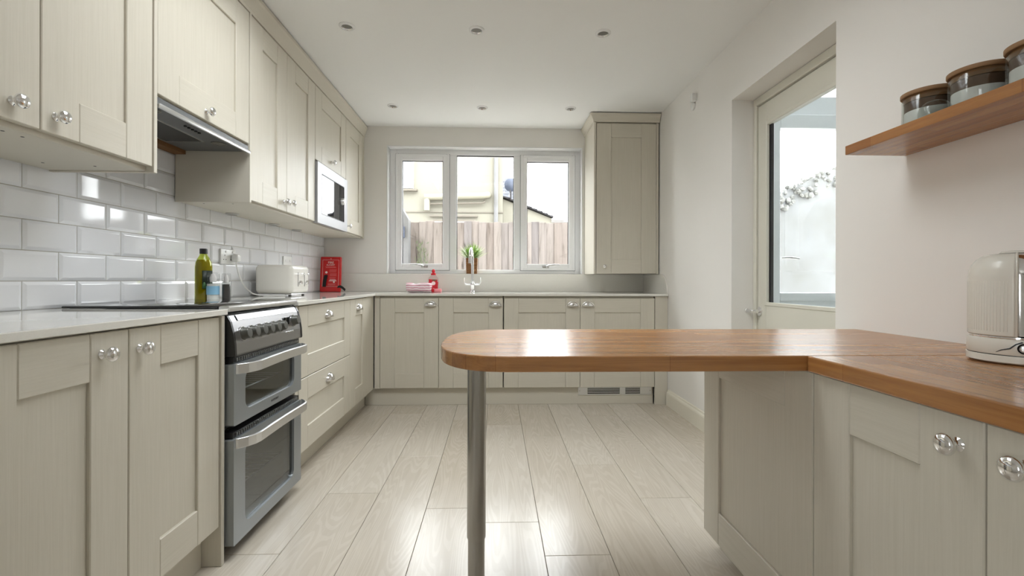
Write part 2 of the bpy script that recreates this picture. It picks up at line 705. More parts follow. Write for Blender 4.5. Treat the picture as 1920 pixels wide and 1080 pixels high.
# unseen storey over the far half, added to shade fence and house
tag(box('added_shading_storey', (XL - 6, XR + .19, 2.6, YB + .25, ZC + .121, 5.3), 'render_white'), kind='structure')
w4 = thing('added_rooflight', ((SX0 + SX1) / 2, (SY0 + SY1) / 2, ZC + .1), kind='structure')
f = MB()
f.box(SX0, SX0 + .05, SY0, SY1, ZC + .121, ZC + .2).box(SX1 - .05, SX1, SY0, SY1, ZC + .121, ZC + .2)
f.box(SX0 + .05, SX1 - .05, SY0, SY0 + .05, ZC + .121, ZC + .2).box(SX0 + .05, SX1 - .05, SY1 - .05, SY1, ZC + .121, ZC + .2)
f.box(-.225, -.175, SY0 + .05, SY1 - .05, ZC + .121, ZC + .2)
f.build('window_frame', 'upvc', w4)
for xa, xb in ((SX0 + .05, -.225), (-.175, SX1 - .05)):
    box('pane', (xa, xb, SY0 + .05, SY1 - .05, ZC + .15, ZC + .156), 'pane_glass', w4)
SWY0, SWY1, SWZ0, SWZ1 = -2.0, -1.05, .85, 2.1          # side window added behind the camera to let in more light
wl = MB().box(XL - .2, XL, YR - .15, SWY0, 0, ZC).box(XL - .2, XL, SWY1, YB + .25, 0, ZC)
wl = wl.box(XL - .2, XL, SWY0, SWY1, 0, SWZ0).box(XL - .2, XL, SWY0, SWY1, SWZ1, ZC).build('wall_left', 'wall_paint')
w5 = thing('added_side_window', (XL - .1, (SWY0 + SWY1) / 2, SWZ0), kind='structure')
f = MB()
for a_, b_ in ((SWY0, SWY0 + .06), (-1.555, -1.495), (SWY1 - .06, SWY1)):
    f.box(XL - .13, XL - .07, a_, b_, SWZ0, SWZ1, .004)
f.box(XL - .13, XL - .07, SWY0 + .06, SWY1 - .06, SWZ0, SWZ0 + .06, .004).box(XL - .13, XL - .07, SWY0 + .06, SWY1 - .06, SWZ1 - .06, SWZ1, .004)
f.build('window_frame', 'upvc', w5)
for a_, b_ in ((SWY0 + .06, -1.555), (-1.495, SWY1 - .06)):
    box('pane', (XL - .103, XL - .097, a_, b_, SWZ0 + .06, SWZ1 - .06), 'pane_glass', w5)
tag(wl, kind='structure')

wb = MB()
wb.box(XL, WX0, YB, YB + .25, 0, ZC).box(WX1, XR + .19, YB, YB + .25, 0, ZC)
wb.box(WX0, WX1, YB, YB + .25, 0, WZ0 - .02).box(WX0, WX1, YB, YB + .25, WZ1, ZC)
tag(wb.build('wall_back', 'wall_paint'), kind='structure')

WT = XR + .19                              # outer face of the right wall
wr = MB()
wr.box(XR, WT, YR - .15, DY0, 0, ZC).box(XR, WT, DY1, YB, 0, ZC).box(XR, WT, DY0, DY1, DZ1, ZC)
tag(wr.build('wall_right', 'wall_paint'), kind='structure')

tag(box('wall_rear', (XL, XR, YR - .15, YR, 0, ZC), 'wall_paint'), kind='structure')

# skirting on the right wall
sk = [(0, 0), (-.018, 0), (-.018, .095), (-.015, .104), (-.008, .112), (-.006, .122), (0, .126)]
tag(MB().prism([(XR - .0005 + a, b) for a, b in sk], 2.69, 3.66, 'Y').build('baseboard_right', 'skirting'), kind='structure')

# metro tiles with a sloped rim, one object each
TZ, TY0 = .980, 1.5847
tile_meshes = {}
TF = XL + .008


def tile(y0, y1, z0, z1):
    w_, h_ = round(y1 - y0, 4), round(z1 - z0, 4)
    if w_ < .012 or h_ < .012:
        return
    key = (w_, h_)
    if key not in tile_meshes:
        b = min(.013, w_ * .3, h_ * .3)
        mb = MB()
        a, c = w_ / 2, h_ / 2
        q = lambda n, i: [(n, -a + i, -c + i), (n, a - i, -c + i), (n, a - i, c - i), (n, -a + i, c - i)]
        v = q(0, 0) + q(.0035, .0004) + q(.0076, b - .002) + q(.008, b)
        fs = []
        for r_ in range(3):
            for k in range(4):
                fs.append((r_ * 4 + k, r_ * 4 + (k + 1) % 4, r_ * 4 + 4 + (k + 1) % 4, r_ * 4 + 4 + k))
        fs += [(12, 13, 14, 15), (3, 2, 1, 0)]
        o = mb.add(v, fs).build('tile', 'tile_glaze', wl)
        tile_meshes[key] = o.data
    else:
        o = bpy.data.objects.new('tile', tile_meshes[key])
        C.objects.link(o)
        o.parent = wl
    o.location = (XL + .0005, (y0 + y1) / 2, (z0 + z1) / 2)


for r in range(-1, 7):
    z0, z1 = TZ + .102 * r, TZ + .102 * r + .1
    z0 = max(z0, .8835)
    off = (.101 + .0279) if r % 2 == 0 else 0
    for k in range(-4, 15):
        y0 = TY0 + .202 * k + off
        y1 = y0 + .2
        y0, y1 = max(y0, 1.0), min(y1, YB - .002)
        if r >= 4 and not (1.66 < y1 and y0 < 2.34):
            continue
        tile(y0, y1, z0, min(z1, 1.66))
tag(MB().box(XL + .0002, XL + .0032, 1.0, YB - .001, .884, 1.66).build('grout', 'grout', wl), kind=None)

# ------------------------------------------------------------------ kitchen window
YW = 4.375
w1 = thing('window_1', (-.1, YW, WZ0), kind='structure')
k_ = YW / 4.35


def wbar(mb, x0, x1, z0, z1, y0, y1, b=.004):
    mb.box(x0, x1, y0, y1, z0, z1, b)


f = MB()
fy0, fy1 = YW, YW + .07
FX0, FX1, FZ0, FZ1 = WX0 + .001, WX1 - .001, WZ0 + .001, WZ1 - .001
IX0, IX1, IZ0, IZ1 = -.922, .735, 1.085, 2.150      # inner edge of the outer frame
M1a, M1b, M2a, M2b = -.438, -.366, .166, .236       # mullions
wbar(f, FX0, IX0, FZ0, FZ1, fy0, fy1)
wbar(f, IX1, FX1, FZ0, FZ1, fy0, fy1)
wbar(f, IX0, IX1, IZ1, FZ1, fy0, fy1)
wbar(f, IX0, IX1, FZ0, IZ0, fy0, fy1)
wbar(f, M1a, M1b, IZ0, IZ1, fy0, fy1)
wbar(f, M2a, M2b, IZ0, IZ1, fy0, fy1)
f.build('window_frame', 'upvc', w1)
for x0, x1, flip in ((IX0, M1a, 1), (M2b, IX1, -1)):
    s_ = MB()
    a, b_ = x0 + .004, x1 - .004
    c_, d_ = IZ0 + .004, IZ1 - .004
    t_ = .05
    for q in ((x0 - .006, x0 + .02, IZ0 - .006, IZ1 + .006), (x1 - .02, x1 + .006, IZ0 - .006, IZ1 + .006), (x0 + .02, x1 - .02, IZ0 - .006, IZ0 + .02), (x0 + .02, x1 - .02, IZ1 - .02, IZ1 + .006)):
        s_.box(q[0], q[1], YW - .014, YW - .0008, q[2], q[3], .003)
    wbar(s_, a, a + t_, c_, d_, YW - .012, YW + .05)
    wbar(s_, b_ - t_, b_, c_, d_, YW - .012, YW + .05)
    wbar(s_, a + t_, b_ - t_, d_ - t_, d_, YW - .012, YW + .05)
    wbar(s_, a + t_, b_ - t_, c_, c_ + t_, YW - .012, YW + .05)
    so = s_.build('sash', 'upvc', w1)
    e_ = MB()  # thin grey strips drawn as the shadow between sash and frame
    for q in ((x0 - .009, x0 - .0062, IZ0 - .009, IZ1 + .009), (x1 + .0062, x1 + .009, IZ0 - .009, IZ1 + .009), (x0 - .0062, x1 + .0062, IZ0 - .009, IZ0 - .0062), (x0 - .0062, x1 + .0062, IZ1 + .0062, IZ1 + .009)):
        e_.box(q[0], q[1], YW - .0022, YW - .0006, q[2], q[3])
    e_.build('sash_shadow_line', 'sash_shadow_grey', so)
    g = MB()
    for q in ((a + t_, a + t_ + .005, c_ + t_, d_ - t_), (b_ - t_ - .005, b_ - t_, c_ + t_, d_ - t_),
              (a + t_, b_ - t_, d_ - t_ - .005, d_ - t_)):
        g.box(q[0], q[1], YW + .004, YW + .02, q[2], q[3])
    g.build('gasket', 'black_plastic', so)
    box('pane', (a + t_, b_ - t_, YW + .02, YW + .026, c_ + t_, d_ - t_), 'pane_glass', so)
    cx = (a + b_) / 2 + .02 * flip
    zz = c_ + .024
    hd = MB()
    hd.rbox(cx - .03, cx + .03, YW - .021, YW - .012, zz - .011, zz + .011, .004, 2)
    hd.tube([(cx - .005 * flip, YW - .02, zz), (cx - .006 * flip, YW - .05, zz + .002), (cx - .03 * flip, YW - .056, zz + .014),
             (cx - .075 * flip, YW - .054, zz + .02), (cx - .125 * flip, YW - .052, zz + .021)], [.009, .009, .008, .006, .004], 8)
    hd.build('handle', 'brushed_leg', so)
g = MB()
for q in ((M1b, M1b + .005, IZ0, IZ1), (M2a - .005, M2a, IZ0, IZ1), (M1b, M2a, IZ1 - .006, IZ1)):
    g.box(q[0], q[1], YW + .01, YW + .03, q[2], q[3])
g.build('gasket', 'black_plastic', w1)
box('pane', (M1b, M2a, YW + .03, YW + .036, IZ0, IZ1), 'pane_glass', w1)
# white lining of the opening and the sill
tr = MB()
tr.box(WX0 + .0002, WX0 + .010, YB - .004, YW - .001, WZ0, WZ1 - .0002, .001)
tr.box(WX1 - .010, WX1 - .0002, YB - .004, YW - .001, WZ0, WZ1 - .0002, .001)
tr.box(WX0 + .011, WX1 - .011, YB - .004, YW - .001, WZ1 - .010, WZ1 - .0002, .001)
tag(tr.build('trim_1', 'gloss_white'), kind='structure')
tag(box('trim_2', (WX0 + .001, WX1 - .001, YB - .0006, YW + .07, WZ0 - .0198, WZ0 - .0002), 'quartz', bev=.002), kind='structure')

# ------------------------------------------------------------------ side door in its recess
d1 = thing('door_1', (XR + .14, (DY0 + DY1) / 2, 0), kind='structure')
DX = 1.508
f = MB()
f.box(DX - .012, DX + .05, DY1 - .03, DY1 - .001, 0, DZ1 - .001, .003)
f.box(DX - .012, DX + .05, DY0 + .001, DY0 + .03, 0, DZ1 - .001, .003)
f.box(DX - .012, DX + .05, DY0 + .03, DY1 - .03, 1.992, DZ1 - .001, .003)
f.build('door_frame', 'door_paint', d1)
LY0, LY1, LZ1 = DY0 + .033, DY1 - .033, 1.985
GY0, GY1, GZ0, GZ1 = LY0 + .105, 2.562, .862, 1.862
f = MB()
f.box(DX, DX + .04, GY1, LY1, .006, LZ1, .002).box(DX, DX + .04, LY0, GY0, .006, LZ1, .002)
f.box(DX, DX + .04, GY0, GY1, GZ1, LZ1, .002).box(DX, DX + .04, GY0, GY1, .006, GZ0, .002)
leaf = f.build('door_leaf', 'door_paint', d1)
f = MB()
f.box(DX - .004, DX + .016, GY1 - .006, GY1 + .014, GZ0 - .014, GZ1 + .014, .003)
f.box(DX - .004, DX + .016, GY0 - .014, GY0 + .006, GZ0 - .014, GZ1 + .014, .003)
f.box(DX - .004, DX + .016, GY0 + .006, GY1 - .006, GZ1 - .006, GZ1 + .014, .003)
f.box(DX - .004, DX + .016, GY0 + .006, GY1 - .006, GZ0 - .014, GZ0 + .006, .003)
f.build('glazing_bead', 'door_paint', leaf)
f = MB()
f.box(DX + .016, DX + .034, GY1 - .014, GY1 - .001, GZ0, GZ1)
f.build('glazing_seal', 'black_plastic', leaf)
box('pane', (DX + .018, DX + .024, GY0 + .006, GY1 - .013, GZ0 + .002, GZ1 - .002), 'pane_glass', leaf)
f = MB()
hy, hz = 2.622, .813
f.lathe([(0, 0), (.026, 0), (.026, .006), (.012, .009), (.011, .03), (.0, .03)], (DX, hy, hz), '-X', 20)
f.tube([(DX - .028, hy, hz), (DX - .044, hy, hz), (DX - .05, hy + .012, hz + .001), (DX - .05, hy + .05, hz + .003)], [.011, .011, .0105, .009], 10)
f.lathe([(0, 0), (.010, .004), (.0125, .012), (.010, .02), (0, .024)], (DX - .05, hy + .042, hz + .003), 'Y', 14)
f.build('handle', 'chrome', leaf)
box('trim_3', (XR + .003, WT + .04, DY0 + .002, DY1 - .002, -.011, .004), 'stone_sill')
tag(bpy.data.objects['trim_3'], kind='structure')

# ================================================================== LEFT RUN, BASE
FXL = ('+X', -.945)
WTZ0, WTZ = .863, .883                     # worktop underside / top


def carcass(root, x0, x1, y0, y1, z0, z1, name='carcass'):
    return box(name, (x0, x1, y0, y1, z0, z1), 'cabinet_plain', root, .0015)


c1 = thing('base_cabinet', (-1.24, 1.24, 0), 'cream double-door base cabinet with two round knobs beside the cooker', 'cabinet')
carcass(c1, -1.53, -.967, .846, 1.636, .14, .861)
shaker(c1, FXL, .847, 1.2395, .138, .857, hard=('knob', 1.158, .805))
shaker(c1, FXL, 1.2425, 1.636, .138, .857, hard=('knob', 1.2765, .803))
box('end_panel', (-1.53, -.938, 1.6385, 1.656, .0005, .861), 'cabinet_paint', c1, .0015)
box('plinth', (-1.02, -1.004, .846, 1.636, .0005, .138), 'cabinet_plain', c1, .001)
w_ = box('worktop', (XL + .0085, -.93, .83, 1.661, WTZ0 + .0002, WTZ), 'quartz', bev=.002)
tag(w_, 'short pale quartz worktop on the two-door base cabinet before the cooker', 'worktop')

# ------------------------------------------------------------------ cooker
CY0, CY1 = 1.664, 2.232
ck = thing('cooker', (-1.22, (CY0 + CY1) / 2, 0), 'silver freestanding double-oven cooker with black glass hob and seven knobs', 'cooker')
b = MB()
b.box(-1.50, -.962, CY0, CY0 + .02, .045, .872, .002).box(-1.50, -.962, CY1 - .02, CY1, .045, .872, .002)
b.box(-1.50, -1.48, CY0 + .02, CY1 - .02, .045, .872).box(-1.48, -.962, CY0 + .02, CY1 - .02, .045, .07)
b.box(-1.48, -.962, CY0 + .02, CY1 - .02, .71, .872)
b.box(-1.48, -.962, CY0 + .02, CY1 - .02, .452, .476)
b.build('body', 'cooker_side', ck)
b = MB()
for y0, z0, z1 in ((CY0 + .02, .07, .452), (CY0 + .02, .476, .71)):
    b.box(-1.478, -1.47, CY0 + .021, CY1 - .021, z0 + .001, z1 - .001)
    b.box(-1.47, -.965, CY0 + .0205, CY0 + .03, z0 + .001, z1 - .001).box(-1.47, -.965, CY1 - .03, CY1 - .0205, z0 + .001, z1 - .001)
    b.box(-1.47, -.965, CY0 + .03, CY1 - .03, z0 + .001, z0 + .006)
b.build('oven_liner', 'oven_inside', ck)
for zz in (.19, .34, .56, .64):
    r_ = MB()
    r_.tube([(-.99, CY0 + .035, zz), (-.99, CY1 - .035, zz)], .003, 6)
    r_.tube([(-1.45, CY0 + .035, zz), (-1.45, CY1 - .035, zz)], .003, 6)
    for q in range(12):
        yy = CY0 + .05 + q * (CY1 - CY0 - .1) / 11
        r_.tube([(-1.45, yy, zz), (-.99, yy, zz)], .0018, 5)
    r_.build('oven_rack', 'steel_bright', ck)


def rr(h0, h1, z0, z1, r, n=7):
    pts = []
    for cx_, cz_, a0 in ((h1 - r, z1 - r, 0), (h0 + r, z1 - r, PI / 2), (h0 + r, z0 + r, PI), (h1 - r, z0 + r, 1.5 * PI)):
        for i in range(n):
            a = a0 + PI / 2 * i / (n - 1)
            pts.append((cx_ + r * math.cos(a), cz_ + r * math.sin(a)))
    return pts


def ring(mb, outer, inner, x0, x1):
    """plate with a hole: two outlines of the same point count in the (y,z) plane, from x0 to x1"""
    n = len(outer)
    v = [(x1, *p_) for p_ in outer] + [(x1, *p_) for p_ in inner] + [(x0, *p_) for p_ in outer] + [(x0, *p_) for p_ in inner]
    fs = []
    for k in range(n):
        j = (k + 1) % n
        fs += [(k, j, n + j, n + k), (2 * n + k, 2 * n + j, 3 * n + j, 3 * n + k), (k, j, 2 * n + j, 2 * n + k), (n + k, n + j, 3 * n + j, 3 * n + k)]
    mb.add(v, fs)


def oven_door(z0, z1, name, g0, g1, hz):
    d = MB()
    oy0, oy1 = CY0 + .002, CY1 - .002
    outer = rr(oy0, oy1, z0, z1, .006)
    inner = rr(oy0 + .075, oy1 - .075, g0, g1, .035)
    ring(d, outer, inner, -.958, -.912)
    do = d.build(name, 'cooker_silver', ck)
    gl = MB().prism(rr(oy0 + .0755, oy1 - .0755, g0 + .0005, g1 - .0005, .035), -.928, -.922, 'X')
    tag(gl.build('glass', 'oven_glass', do), 'dark see-through oven glass')
    # bowed flat handle bar
    h = MB()
    n = 22
    prev = None
    vs_, fs = [], []
    for i in range(n + 1):
        t = i / n
        y = oy0 + .006 + t * (oy1 - oy0 - .012)
        e = min(t, 1 - t)
        out = .046 * (1 - (1 - min(e / .16, 1)) ** 2.4)
        x = -.910 + out
        zc = hz + .004 * math.sin(PI * t)
        for dx, dz in ((0, -.019), (.008, -.017), (.008, .017), (0, .019)):
            vs_.append((x + dx, y, zc + dz))
    for i in range(n):
        for k in range(4):
            fs.append((i * 4 + k, i * 4 + (k + 1) % 4, i * 4 + 4 + (k + 1) % 4, i * 4 + 4 + k))
    fs += [(0, 1, 2, 3), (n * 4 + 3, n * 4 + 2, n * 4 + 1, n * 4)]
    h.add(vs_, fs)
    h.build('handle', 'steel_bright', do, bevel=.0015)
    # dark vent strip above the door
    v = MB().box(-.956, -.920, oy0 + .008, oy1 - .008, z1 + .002, z1 + .022)
    v.build('vent_strip', 'black_plastic', ck)
    fn = MB()
    for q in range(34):
        y = oy0 + .03 + q * (oy1 - oy0 - .06) / 33
        fn.box(-.9198, -.9165, y - .0028, y + .0028, z1 + .006, z1 + .017)
    fn.build('vent_fins', 'steel', ck)
    return do


up = oven_door(.472, .690, 'grill_door', .512, .655, .672)
lo = oven_door(.052, .425, 'oven_door', .098, .388, .410)
text_mesh('HOTPOINT', .013, Matrix.Translation((-.9117, 1.97, .4885)) @ Matrix.Rotation(PI / 2, 4, 'Z') @ Matrix.Rotation(PI / 2, 4, 'X'),
          'logo', 'black_plastic', up)
# control panel with rolled front
prof = [(-.975, .716), (-.911, .716), (-.909, .722), (-.911, .76), (-.917, .80), (-.927, .838), (-.938, .858), (-.954, .868), (-.975, .870)]
MB().prism(prof, CY0 + .012, CY1 - .012, 'Y').build('control_panel', 'panel_steel', ck)
for a, b_ in ((CY0 + .0005, CY0 + .0115), (CY1 - .0115, CY1 - .0005)):
    MB().prism([(x + .002, z) for x, z in prof], a, b_, 'Y').build('panel_cheek', 'black_plastic', ck)
MB().prism([(-.9258, .8385), (-.9362, .8585), (-.9352, .8590), (-.9245, .8390)], CY0 + .05, CY1 - .05, 'Y').build('panel_band', 'black_gloss', ck)
nrm = Vector((1, 0, .17)).normalized()
ax2 = (Vector((0, 1, 0)), nrm.cross(Vector((0, 1, 0))).normalized(), nrm)
for i, y in enumerate((1.728, 1.788, 1.846, 1.904, 1.962, 2.020, 2.150)):
    zc = .790 if i < 6 else .802
    xc = -.9155 if i < 6 else -.9175
    k = MB().lathe([(0, 0), (.024, 0), (.024, .006), (.021, .009), (.0195, .024), (.017, .027), (0, .0275)], (xc, y, zc), ax2, 20)
    ko = k.build('control_knob', 'knob_grey', ck)
    MB().lathe([(.0245, .0012), (.0262, .0012), (.0262, .0042), (.0245, .0042)], (xc, y, zc), ax2, 20, cap=False).build('knob_ring', 'chrome', ko)
box('timer_window', (-.9190, -.9140, 2.066, 2.106, .79, .822), 'black_gloss', ck)
for q in range(4):
    c_ = MB().lathe([(0, 0), (.004, 0), (.004, .006), (0, .0065)], (-.9115, 2.075 + q * .018, .757), 'X', 10)
    c_.build('timer_button', 'chrome', ck)
MB().rbox(-1.498, -.968, CY0 + .0025, CY1 - .0025, .8835, .8935, .004, 2).build('hob_glass', 'hob_glass', ck)
MB().rbox(-.9675, -.930, CY0 + .003, CY1 - .003, .872, .8925, .005, 2).build('hob_trim', 'steel_bright', ck)
for x in (-1.44, -1.0):
    for y in (CY0 + .05, CY1 - .05):
        MB().lathe([(.018, .001), (.018, .012), (.01, .014), (.01, .0448)], (x, y, 0), 'Z', 12).build('foot', 'black_plastic', ck)

# ------------------------------------------------------------------ drawers and the corner door
c2 = thing('drawer_unit', (-1.24, 2.68, 0), 'cream two-drawer unit with cup handles between the cooker and the corner', 'drawer unit')
carcass(c2, -1.53, -.967, 2.282, 3.072, .14, .861)
shaker(c2, FXL, 2.284, 3.071, .503, .857, .108, .107, 'drawer_front', ('cup', 2.68, .792))
shaker(c2, FXL, 2.284, 3.071, .138, .499, .108, .113, 'drawer_front', ('cup', 2.70, .432))
box('end_panel', (-1.53, -.948, 2.246, 2.2805, .138, .861), 'cabinet_plain', c2, .001)
c3 = thing('base_cabinet', (-1.24, 3.3, 0), 'narrow cream base cabinet with one cup handle in the inner corner', 'cabinet')
carcass(c3, -1.53, -.967, 3.076, 3.60, .14, .861)
shaker(c3, FXL, 3.0755, 3.472, .138, .857, hard=('cup', 3.27, .797))
box('filler', (-.965, -.949, 3.475, 3.675, .138, .861), 'cabinet_plain', c3, .001)
tag(box('plinth', (-1.042, -1.026, 2.27, 3.715, .0005, .137), 'cabinet_plain', bev=.001),
    'long cream plinth under the drawers and narrow corner cabinet', 'plinth')

w_ = box('worktop', (XL + .0085, -.928, 2.238, 3.659, WTZ0 + .0002, WTZ), 'quartz', bev=.002)
tag(w_, 'pale quartz worktop carrying the toaster above the drawers', 'worktop')
w_ = box('worktop', (XL + .0085, XR - .002, 3.6595, YB - .001, WTZ0 + .0002, WTZ - .0006), 'quartz', bev=.002)
tag(w_, 'long pale quartz worktop under the window with the chrome tap', 'worktop')
u = MB().box(XL + .012, XR - .002, YB - .0135, YB - .0006, WTZ, WZ0 - .001, .0015).build('upstand', 'quartz')
tag(u, 'pale quartz upstand below the window behind the tap', 'upstand')
pts = [(YB - .014, WTZ), (3.672, WTZ)]
for i in range(9):
    a = PI / 2 * i / 8
    pts.append((3.672 + .135 * (1 - math.cos(a)), WTZ + .01 + .145 * math.sin(a)))
pts.append((YB - .014, WTZ + .155))
u = MB().prism(pts, XR - .0135, XR - .0006, 'X').build('upstand', 'quartz')
tag(u, 'quartz upstand with a rounded corner on the right wall below the wall cabinet', 'upstand')

# ------------------------------------------------------------------ back run
FB = ('-Y', 3.68)
c4 = thing('base_cabinet', (-.42, 3.98, 0), 'cream sink base cabinet with two doors below the tap', 'cabinet')
carcass(c4, -.905, .056, 3.702, 4.262, .14, .861)
shaker(c4, FB, -.900, -.4475, .141, .846, hard=('cup', -.51, .797))
shaker(c4, FB, -.4445, .057, .141, .846, hard=('cup', -.002, .797))
box('filler', (-.944, -.903, 3.684, 3.70, .138, .861), 'cabinet_plain', c4, .001)
c5 = thing('base_cabinet', (.66, 3.98, 0), 'cream base cabinet with two doors and paired cup handles above the plinth vent', 'cabinet')
carcass(c5, .064, 1.262, 3.702, 4.262, .14, .861)
shaker(c5, FB, .066, .6665, .141, .846, hard=('cup', .609, .797))
shaker(c5, FB, .6695, 1.263, .141, .846, hard=('cup', .728, .797))
box('end_panel', (1.267, XR - .002, 3.678, 3.70, .0005, .861), 'cabinet_plain', c5, .001)
tag(box('plinth', (-1.025, 1.2655, 3.722, 3.738, .0005, .137), 'cabinet_plain', bev=.001),
    'cream plinth under the sink cabinets with a silver vent in it', 'plinth')
vt = thing('plinth_vent', (.957, 3.72, .07), 'silver slotted vent grille set in the plinth at the right wall', 'vent')
b = MB()
b.box(.66, 1.253, 3.7155, 3.7215, .071, .0815, .001).box(.66, 1.253, 3.7155, 3.7215, .131, .1375, .001)
for x0, x1 in ((.66, .735), (.995, 1.04), (1.16, 1.253)):
    b.box(x0, x1, 3.7155, 3.7215, .0815, .131, .001)
b.build('frame', 'steel_bright', vt)
box('backing', (.662, 1.251, 3.7200, 3.7214, .08, .132), 'dark_hole', vt)
for i in range(4):
    for x0, x1 in ((.735, .995), (1.04, 1.16)):
        zz = .0885 + i * .0118
        box('slat', (x0, x1, 3.7165, 3.7195, zz, zz + .0048), 'steel_bright', vt)
for x in (.672, 1.24):
    MB().lathe([(.005, 0), (.005, .001), (0, .0015)], (x, 3.7155, .106), '-Y', 10).build('screw', 'steel', vt)

# ================================================================== WALL CABINETS, LEFT
FU = ('+X', -1.19)
UZ0, UZ1 = 1.361, 2.272


def wallcab(name, y0, y1, label, z0=UZ0, z1=2.292, cat='wall cabinet'):
    r = thing(name, (-1.38, (y0 + y1) / 2, z0), label, cat)
    carcass(r, XL + .012, -1.212, y0 + .001, y1 - .001, z0, z1)
    return r


a1 = wallcab('wall_cabinet', .866, 1.666, 'cream wall cabinet with two round knobs before the cooker hood')
shaker(a1, FU, .868, 1.2645, 1.376, UZ1, hard=('knob', 1.193, 1.424))
shaker(a1, FU, 1.2675, 1.664, 1.376, UZ1, hard=('knob', 1.307, 1.424))
box('end_panel', (XL + .012, -1.186, 1.6665, 1.682, UZ0 - .004, 2.292), 'cabinet_plain', a1, .001)
for x, y in ((-1.33, 1.60), (-1.46, 1.56), (-1.25, 1.28), (-1.25, 1.23)):
    MB().lathe([(.004, 0), (.004, .0008), (0, .001)], (x, y, UZ0), '-Z', 8).build('screw_cap', 'black_plastic', a1)

a2 = wallcab('wall_cabinet', 1.684, 2.30, 'cream wall cabinet with a single lift door above the cooker hood', z0=1.632)
shaker(a2, FU, 1.688, 2.298, 1.64, UZ1, hard=('knob', 1.965, 1.676))
box('pelmet', (-1.214, -1.196, 1.686, 2.298, 1.612, 1.631), 'cabinet_plain', a2, .001)

hd = thing('cooker_hood', (-1.36, 1.99, 1.585), 'grey built-in cooker hood under the wall cabinet above the cooker', 'cooker hood')
b = MB().box(-1.485, -1.192, 1.688, 2.296, 1.602, 1.630, .002)
hb = b.build('hood_body', 'hood_grey', hd)
MB().rbox(-1.1915, -1.180, 1.688, 2.296, 1.590, 1.606, .003, 2).build('front_lip', 'steel_bright', hd)
fr = MB()
fr.box(-1.47, -1.30, 1.70, 1.706, 1.5985, 1.602).box(-1.47, -1.30, 2.13, 2.136, 1.5985, 1.602)
fr.box(-1.47, -1.464, 1.706, 2.13, 1.5985, 1.602).box(-1.306, -1.30, 1.706, 2.13, 1.5985, 1.602)
fr.build('filter_frame', 'steel', hb)
fs_ = MB().box(-1.462, -1.308, 1.708, 2.128, 1.6, 1.602)
fs_.build('filter_mesh', 'cooker_side', hb)
MB().box(-1.45, -1.425, 1.86, 1.99, 1.5975, 1.6).build('filter_catch', 'black_plastic', hb)
for y in (1.745, 2.165):
    MB().lathe([(.032, 0), (.032, .003), (.026, .0035), (.026, .002), (0, .002)], (-1.255, y, 1.602), '-Z', 20).build('hood_lamp', 'lens_grey', hb)
for i in range(5):
    MB().lathe([(.006, 0), (.006, .005), (0, .006)], (-1.245, 1.92 + i * .022, 1.602), '-Z', 10).build('hood_button', 'black_plastic', hb)
tag(box('batten', (XL + .0088, -1.487, 1.688, 2.296, 1.585, 1.631), 'raw_wood'), 'bare brown wood batten on the wall behind the cooker hood', 'batten')

a3 = wallcab('wall_cabinet', 2.304, 3.124, 'tall cream wall cabinet with paired knobs between hood and microwave')
shaker(a3, FU, 2.318, 2.7055, 1.372, UZ1, hard=('knob', 2.668, 1.424))
shaker(a3, FU, 2.7085, 3.122, 1.372, UZ1, hard=('knob', 2.748, 1.428))
box('end_panel', (XL + .012, -1.187, 2.3015, 2.316, UZ0 - .002, 2.292), 'cabinet_plain', a3, .001)
for x, y in ((-1.30, 2.36), (-1.44, 2.36)):
    MB().lathe([(.004, 0), (.004, .0008), (0, .001)], (x, y, UZ0), '-Z', 8).build('screw_cap', 'black_plastic', a3)
a4 = thing('wall_cabinet', (-1.38, 3.44, UZ0), 'cream wall cabinet with a lift door above the built-in microwave', 'wall cabinet')
b = MB()
b.box(XL + .012, -1.212, 3.127, 3.143, UZ0, 2.292).box(XL + .012, -1.212, 3.737, 3.753, UZ0, 2.292)
b.box(XL + .012, -1.212, 3.143, 3.737, UZ0, 1.377).box(XL + .012, -1.212, 3.143, 3.737, 1.772, 1.788)
b.box(XL + .012, -1.212, 3.143, 3.737, 2.276, 2.292).box(XL + .012, XL + .02, 3.143, 3.737, 1.377, 2.276)
b.build('carcass', 'cabinet_plain', a4)
shaker(a4, FU, 3.128, 3.752, 1.783, UZ1, hard=('knob', 3.43, 1.835))
a5 = wallcab('wall_cabinet', 3.756, 4.24, 'narrow cream wall cabinet in the corner beside the microwave')
shaker(a5, FU, 3.757, 4.226, 1.372, UZ1, hard=('knob', 3.80, 1.420))
box('filler', (-1.21, -1.192, 4.2415, YB - .002, UZ0, 2.292), 'cabinet_plain', a5, .001)

mw = thing('microwave', (-1.36, 3.44, 1.378), 'built-in steel microwave with mirrored door below a lift-up cabinet', 'microwave')
box('body', (-1.50, -1.205, 3.15, 3.73, 1.380, 1.768), 'black_plastic', mw, .002)
b = MB()
ring(b, rr(3.132, 3.750, 1.366, 1.772, .004), rr(3.205, 3.672, 1.432, 1.704, .008), -1.204, -1.176)
b.build('front_frame', 'microwave_steel', mw)
b = MB()
ring(b, rr(3.203, 3.674, 1.430, 1.706, .008), rr(3.208, 3.669, 1.435, 1.701, .006), -1.178, -1.1755)
b.build('door_seal', 'black_plastic', mw)
MB().prism(rr(3.2055, 3.6715, 1.4325, 1.7035, .008), -1.186, -1.180, 'X').build('door_glass', 'mirror_glass', mw)
MB().prism(rr(3.585, 3.668, 1.436, 1.70, .006), -1.1798, -1.1785, 'X').build('control_strip', 'black_gloss', mw)
MB().lathe([(0, 0), (.026, 0), (.026, .004), (.023, .022), (.02, .025), (0, .0255)], (-1.1784, 3.627, 1.585), 'X', 22).build('dial', 'steel_bright', mw)

